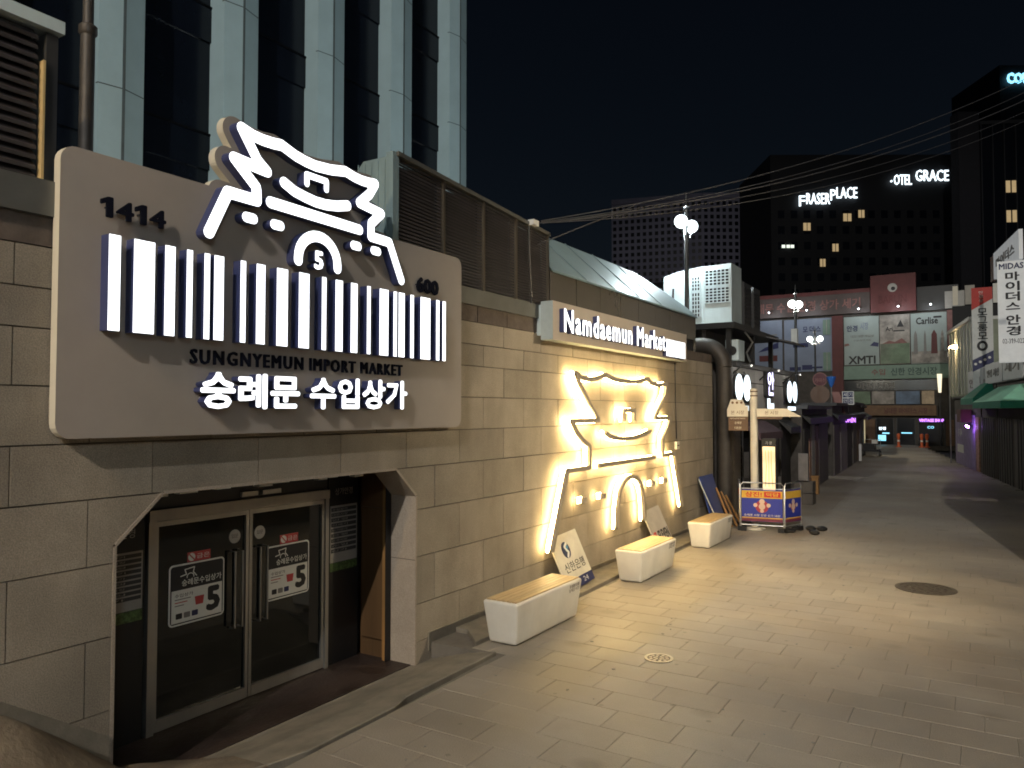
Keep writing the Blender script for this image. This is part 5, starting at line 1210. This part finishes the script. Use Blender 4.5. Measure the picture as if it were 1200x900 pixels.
MB().box(.0, .10, 9.40, 9.55, 5.38, 5.46).build('clamp', M_WHITEP, cb); MB().tube([(.05, 9.35, 5.36), (.05, 9.36, 4.9), (.05, 9.42, 4.25)], .018, 8).build('drop_pipe', M_BLACK, cb, True)

# ------------------------------------------------------------------ far buildings
def far_block(name, label, p, q, depth, z1, m, floors, cols, mw, wz0=None, lit=(), mull=False):
    p, q = Vector((*p, 0)), Vector((*q, 0)); u = (q - p).normalized(); n = u.cross(Vector((0, 0, 1))); L_ = (q - p).length; fr = Fr(p, u, (0, 0, 1), n)
    t = empty(name, (p + q) / 2, label, 'building'); MB().fbox(fr, 0, L_, -.4, z1, -depth, 0).build('wall', m, t)
    return t, fr, L_
# grid office: corner towards us
of = empty('grid_office', (-41, 155, 0), 'distant grey office block with a grid of small windows behind the nearest lamp', 'building')
A, B, C_ = Vector((-53.6 - 20, 125.9, 0)), Vector((-40.6, 146.2, 0)), Vector((-29.4, 166, 0))
A = Vector((-58, 141.5, 0)); B = Vector((-40.6, 146.2, 0)); C_ = Vector((-29.3, 153.3, 0))
base = MB(); base.prism(FG, [(A.x, A.y), (B.x, B.y), (C_.x, C_.y), (C_.x - 10, C_.y + 20), (A.x - 8, A.y + 20)], -.4, 45.5); base.build('wall', M_FARCONC, of)
for (P0, P1) in ((A, B), (B, C_)):
    u = (P1 - P0).normalized(); fr = Fr(P0, u, (0, 0, 1), u.cross(Vector((0, 0, 1)))); L_ = (P1 - P0).length; n = int(L_ / 1.55)
    n = int(L_ / 1.2); wg = MB()
    for fl in range(16):
        z = 44.0 - fl * 1.35
        for k in range(n):
            a = (k + .25) * L_ / n; wg.fbox(fr, a, a + L_ / n * .55, z - .75, z, .001, .05)
    stuff(wg.build('window_grid', M_FARGLASS, of))
    MB().fbox(fr, 0, L_, 44.6, 45.6, .001, .3).build('parapet', M_FARCONC, of)
# hotel slab with the two lit names
t, fr, L_ = far_block('dark_hotel', 'tall unlit hotel slab with two white lit names along its top', (-24.5, 132.8), (2.4, 149.2), 18, 46.5, M_FARDARK, 0, 0, None)
def fsign(body, px, box, m=M_SIGNFAR, bold=.0): return text('lit_print', body, fr, box, .3, .5, m, t, bold)
for w_, bx_ in (('F', (4.7, 5.75, 37.5, 39.3)), ('RASER', (5.95, 9.95, 37.85, 39.75)), ('P', (10.05, 11.0, 38.5, 40.35)), ('LACE', (11.1, 14.6, 38.85, 40.75)), ('·', (20.3, 20.6, 41.6, 41.95)), ('OTEL', (20.9, 23.9, 41.15, 42.9)), ('GRACE', (24.6, 30.2, 41.8, 43.7))):
    text('lit_print', w_, fr, bx_, .3, .5, M_SIGNFAR, t)
for (x_, z_, w_) in ((6.1, 33.4, 1.2), (13.0, 35.0, 1.35), (15.4, 35.6, 1.0), (10.9, 29.8, 1.0), (8.7, 27.2, .9)):
    o = MB().fbox(fr, x_ - w_ / 2, x_ + w_ / 2, z_, z_ + 1.3, .05, .12).build('lit_window', M_WINLIT, t); MB().fbox(fr, x_ - .05, x_ + .05, z_, z_ + 1.3, .125, .16).build('mullion', M_FARDARK, o)
for fl in range(9):
    for k in range(14):
        z_ = 36.2 - fl * 2.7; a = 1.2 + k * 2.2
        MB().fbox(fr, a, a + 1.1, z_ - .65, z_ + .65, .001, .03).build('window', M_FARGLASS, t)
for x_ in (2.1, 2.9, 3.6): MB().fbox(fr, x_ - .35, x_ + .2, 30.4, 30.9, .15, .25).build('bright_window', mat('window_bright', (.8, .8, .7), .5, emit=(.9, 1, .85), estr=1.2 if True else 0), t)
# ribbed tower at right
t, fr, L_ = far_block('ribbed_tower', 'dark tower with vertical ribs and two pairs of lit windows at the right edge', (6.0, 127.9), (20.0, 134.5), 4, 44.2, M_FARGLASS, 0, 0, None)
for k in range(9): MB().fbox(fr, .1 + k * 1.55, .22 + k * 1.55, 2, 44.1, .001, .2).build('rib', M_FARMULL, t)
MB().fbox(fr, 0, L_, 44.0, 44.5, .0, .25).build('top_rail', M_FARMULL, t)
for z_ in (34.0, 29.7):
    for a in (3.35, 4.2): MB().fbox(fr, a, a + .62, z_, z_ + 1.7, .05, .12).build('lit_window', M_WINLIT, t)
t, fr, L_ = far_block('side_tower', 'dark grey slab rising between the hotel and the ribbed tower', (3.4, 126.4), (6.0, 128.0), 2, 46, mat('far_slab', (.035, .035, .045), .8), 0, 0, None)
t, fr, L_ = far_block('far_tower', 'distant dark tower with a cyan lit name at the upper right corner', (9.5, 165), (30, 178), 15, 66.5, M_FARDARK, 0, 0, None)
text('lit_print', 'COURTYARD', fr, (1.1, 12.6, 62.9, 64.9), .3, .5, M_SIGNCY, t, .04)
for k in range(6): MB().fbox(fr, 1 + k * 3, 2.5 + k * 3, 56, 58, .001, .05).build('window', M_FARGLASS, t)
hl = MB().box(-60, -24, 100, 110, -.4, 20.5).build('low_block', M_FARDARK, None); tag(hl, 'low unlit rooftop block below the distant grid office', 'building')
bpy.data.scenes.remove(TSC)
